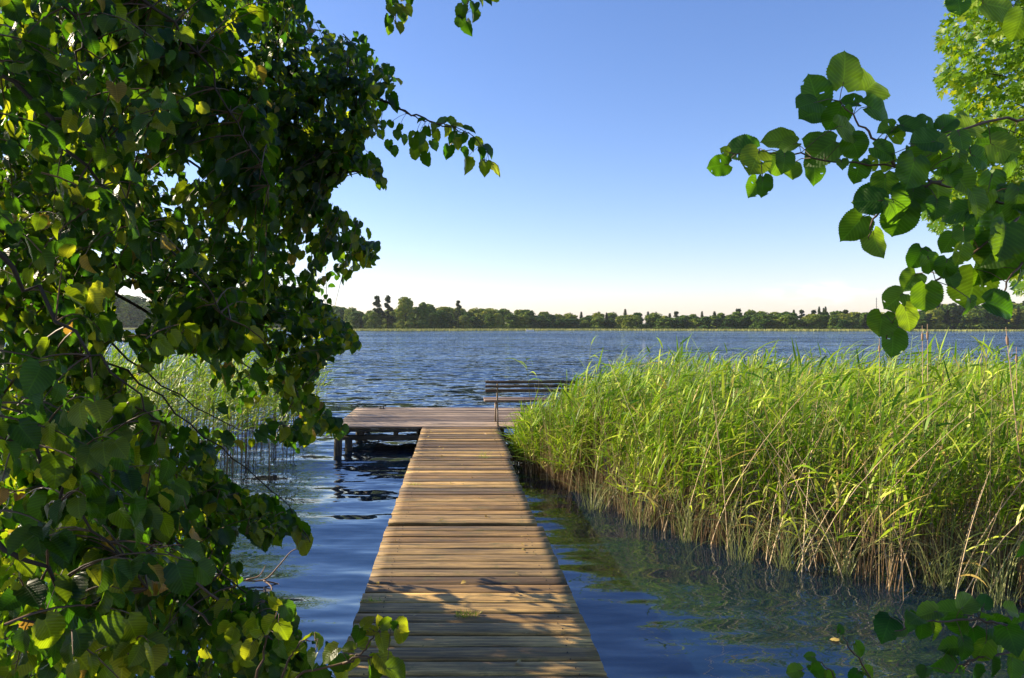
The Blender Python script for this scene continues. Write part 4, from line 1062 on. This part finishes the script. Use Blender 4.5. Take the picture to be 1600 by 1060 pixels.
def conifer(name, seed, H=13.0, Wd=4.2, bare=0.15, n=1800, flat=False):
    q = np.random.default_rng(seed); root = empty(name, (0, 0, 0), '', 'tree')
    t = q.uniform(0, 1, n) ** 0.8
    tier = np.round(t * 13) / 13 + q.normal(0, .012, n); tier = np.clip(tier, 0, 1)
    rmax = Wd / 2 * ((1 - tier) ** 0.8 + 0.06) if not flat else Wd / 2 * np.sqrt(np.clip(1 - (2 * tier - 0.9) ** 2 * .8, .05, 1)) * (0.6 + 0.4 * np.sin(tier * 21) ** 2)
    a = q.uniform(0, 6.28, n); lobe = 0.7 + 0.3 * np.sin(a * 5 + tier * 30)
    rr = rmax * np.sqrt(q.uniform(0, 1, n)) * lobe
    if flat:
        kc = q.integers(0, 20, n); ca = q.uniform(0, 6.28, 20); ch = q.uniform(0.0, 1, 20); cr = Wd * 0.42 * (1.12 - ch) * q.uniform(.2, 1.2, 20)
        a = q.uniform(0, 6.28, n); tier = np.clip(ch[kc] + q.normal(0, .035, n), 0, 1.05); rr = q.uniform(0, 1, n) ** .5 * Wd * .16
        off = np.stack([cr[kc] * np.cos(ca[kc]), cr[kc] * np.sin(ca[kc]), 0 * tier], -1)
    else: off = 0
    pos = np.stack([rr * np.cos(a), rr * np.sin(a), H * (bare + (1 - bare) * tier) - 0.25 * rr], -1) + off
    L = np.stack([np.cos(a), np.sin(a), -0.4 + 0 * a], -1) + q.normal(0, .3, (n, 3)); X, Y_, Z_ = frames(L, np.array([0, 0, 1.0]) + q.normal(0, .5, (n, 3)))
    tv = np.array([(-.3, -.5, 0), (.3, -.5, 0), (.18, .5, .08), (-.18, .6, 0)]); tt = np.array([(0, 1, 2), (0, 2, 3)])
    g = Geo(); g.scatter(tv, tt, np.zeros((4, 2)), pos, X, Y_, Z_, q.uniform(.5, .9, n), q.uniform(0, 1, n))
    g.build('crown', M_FARPINE, root)
    g = Geo(); g.tube([(0, 0, -0.5), (0.05, 0, H * .5), (0, 0, H * .98)], [.2, .13, .03], 6); g.build('trunk', M_BARK, root)
    return root
BL = [broadleaf('broadleaf_tree', 1), broadleaf('broadleaf_tree', 2, Wd=9.5), broadleaf('broadleaf_tree', 3, Wd=6.5), broadleaf('broadleaf_tree', 4, Wd=8, low=0.02)]
CO = [conifer('spruce_tree', 5), conifer('spruce_tree', 6, Wd=3.4), conifer('pine_tree', 7, Wd=4.6, bare=0.5, flat=True), conifer('pine_tree', 8, Wd=3.8, bare=0.35, flat=True)]
used = set()
def tree_at(proto, px, ytop, Y, label, group=None, base=None, wscale=1.0):
    X = (px - CX) / F * Y; gz = float(ground_z(np.array([X]), np.array([Y]))[0])
    top = CAMZ - (ytop - CY) / F * Y; Hh = max(top - gz, 2.5); ref = 12.0 if proto in BL else 13.0
    s = Hh / ref; sw = s * wscale if s > 0.7 else 0.7 * wscale
    rz = rf.uniform(0, 6.28)
    if id(proto) in used: o = copy_tree(proto, (X, Y, gz), rz, None, (sw, sw, s))
    else:
        used.add(id(proto)); o = proto; o.location = (X, Y, gz); o.rotation_euler = (0, 0, rz); o.scale = (sw, sw, s)
    o['label'] = label; o['category'] = 'tree'
    if group: o['group'] = group
    elif 'group' in o: del o['group']
    return o
TOPX = [-100, 150, 230, 500, 540, 556, 578, 610, 640, 655, 664, 690, 740, 790, 830, 870, 900, 940, 990, 1050, 1130, 1171, 1206, 1280, 1368, 1430, 1470, 1520, 1700]
TOPY = [455, 452, 470, 478, 476, 487, 484, 484, 480, 478, 476, 480, 484, 483, 486, 491, 492, 491, 488, 492, 488, 486, 490, 487, 487, 484, 477, 476, 472]
def setback(px):
    """depth of the first trees behind the shore line"""
    return np.interp(px, [-100, 500, 560, 900, 1250, 1430, 1470, 1700], [520, 480, 335, 362, 318, 312, 324, 330])
px = -60.0; n_t = 0
while px < 1690:
    for row in range(3):
        q = px + rf.uniform(-6, 6) + row * 5
        Y = float(setback(q)) + row * 12 + rf.uniform(0, 6)
        yt = np.interp(q, TOPX, TOPY) - 2.5 + (abs(rf.normal(0, 2.2)) + 0.5 if row == 2 else (4 if row == 1 else 9) + rf.uniform(-4, 5))
        con = rf.uniform() < (0.08 if q < 900 else (0.6 if row == 2 else 0.12) if q < 1430 else 0.5)
        if con and row == 2: yt -= rf.uniform(1, 4)
        pr = CO[rf.integers(4)] if con else BL[rf.integers(4)]
        side = 'left' if q < 560 else 'mid' if q < 1440 else 'right'
        kind = 'conifer' if con else 'broadleaved tree'
        if side == 'left': lab, gr = 'hazy %s on the far shore, seen past the left foliage' % kind, 'hazy far trees past the left foliage'
        elif side == 'right': lab, gr = 'bluish %s farthest off, behind the linden branch tips' % kind, 'bluish far trees behind the linden branch'
        elif q < 900: lab, gr = 'dark green %s in the far shore wood left of the low gap' % kind, 'dark trees of the far shore wood'
        else: lab, gr = 'sunlit %s in the even wood across the lake, above the reeds' % kind, 'sunlit trees of the far shore wood'
        tree_at(pr, q, yt, Y, lab, gr + (' (conifers)' if con else ''), wscale=rf.uniform(1.3, 1.9) if not con else rf.uniform(1.1, 1.6)); n_t += 1
    px += rf.uniform(15, 20) if px < 1430 else rf.uniform(9, 13)
tree_at(CO[2], 589, 464, 338, 'tall thin pine with small round top, leftmost above the far wood')
tree_at(CO[3], 606, 463, 338, 'tall ragged pine between the thin round pine and the far broad oak')
tree_at(BL[1], 634, 465, 334, 'broad dark oak, tallest crown of the far shore wood')
tree_at(BL[2], 660, 471, 336, 'rounded tree right beside the broad dark oak on the far shore')
tree_at(CO[2], 716, 471, 345, 'lone spindly tree rising above the far wood right of the oak', wscale=0.8)
tree_at(CO[0], 1280, 480, 330, 'spiky spruce top, left one of a pair above the sunlit wood', wscale=1.0)
tree_at(CO[1], 1290, 480, 330, 'spiky spruce top, right of a pair above the sunlit wood', wscale=1.0)
tree_at(BL[3], 1318, 500, 303, 'small light green tree at the foot of the sunlit far wood')
# reed strips in front of the far wood
def far_reeds(x0, x1, name, label, hgt):
    g_ = Geo(); m = int((x1 - x0) * 9); u = rf.uniform(x0, x1, m)
    Yg = np.interp(u, [-400, 100, 500, 560, 700, 900, 1250, 1420, 1700, 2400], [420, 430, 400, 315, 315, 345, 290, 285, 300, 300]) + rf.uniform(-5, 4, m)
    b = np.stack([(u - CX) / F * Yg, Yg, np.full(m, -0.1)], -1)
    blades(g_, b, rf.uniform(-3.1, 3.1, m), rf.uniform(.7, 1.1, m) * hgt, rf.uniform(.25, .5, m), rf.uniform(1.2, 1.55, m), rf.uniform(0, .5, m), rf.uniform(0, 1, m), 3)
    tag(g_.build(name, M_FARREED), label, 'reeds', kind='stuff')
far_reeds(840, 1445, 'shore_reeds', 'pale green reed strip along the foot of the far sunlit wood', 1.1)
far_reeds(-60, 840, 'shore_reeds', 'thin reed strip along the far shore at the left', 1.2)
far_reeds(1445, 1700, 'shore_reeds', 'short reed strip on the far shore at the right edge', 0.9)
# mast and boat
Xm = (1369.5 - CX) / F * 420
g_ = Geo(); g_.tube([(0, 0, 0), (0, 0, 17.5)], [0.22, 0.12], 6)
for k in range(5): g_.tube([(-0.55, 0, 11 + k * 1.4), (0.55, 0, 11 + k * 1.4)], 0.05, 4)
o = g_.build('radio_mast', M_DARKIRON); o.location = (Xm, 420, 1.0); tag(o, 'thin radio mast rising over the far wood left of the linden branch tip', 'mast')
g_ = Geo(); hx = np.linspace(-1, 1, 11); V = []
for h_ in hx:
    wd = 0.6 * (1 - abs(h_) ** 2.4) + 0.02; sh = 0.12 * h_ * h_
    V += [(h_ * 1.7, -wd, .42 + sh), (h_ * 1.65, -wd * .6, 0.0), (h_ * 1.6, wd * .6, 0.0), (h_ * 1.7, wd, .42 + sh), (h_ * 1.55, wd * .85, .36 + sh), (h_ * 1.5, 0, .1), (h_ * 1.55, -wd * .85, .36 + sh)]
i = (np.arange(10) * 7)[:, None]; j = np.arange(7)[None]; j2 = (j + 1) % 7
g_.add(V, np.concatenate([np.stack([i + j, i + 7 + j, i + 7 + j2], -1).reshape(-1, 3), np.stack([i + j, i + 7 + j2, i + j2], -1).reshape(-1, 3)]))
g_.box((-0.5, 0, .36), (.12, .5, .02)); g_.box((0.5, 0, .36), (.12, .5, .02))
o = g_.build('rowing_boat', plain('white_paint', (0.78, 0.78, 0.76), 0.4, 0, 0.06)); o.location = ((828 - CX) / F * 318, 318, -0.08); tag(o, 'tiny pale boat lying off the far shore', 'boat')

# ------------------------------------------------------------------ haze over the lake
m = bpy.data.materials.new('haze'); m.use_nodes = True; t_ = m.node_tree; t_.nodes.clear()
o_ = t_.nodes.new('ShaderNodeOutputMaterial'); v_ = t_.nodes.new('ShaderNodeVolumePrincipled')
v_.inputs['Color'].default_value = (0.86, 0.92, 1.0, 1); v_.inputs['Density'].default_value = 0.0001; v_.inputs['Anisotropy'].default_value = 0.2
t_.links.new(v_.outputs[0], o_.inputs['Volume'])
g_ = Geo(); vv = np.array([(x, y, z) for x in (-1700, 1700) for y in (-100, 4100) for z in (-8, 60)], float)
g_.add(vv, [(0, 1, 3), (0, 3, 2), (4, 6, 7), (4, 7, 5), (0, 4, 5), (0, 5, 1), (2, 3, 7), (2, 7, 6), (0, 2, 6), (0, 6, 4), (1, 5, 7), (1, 7, 3)])
tag(g_.build('haze', m), 'thin bluish haze over the lake and far shore', 'haze', kind='stuff')
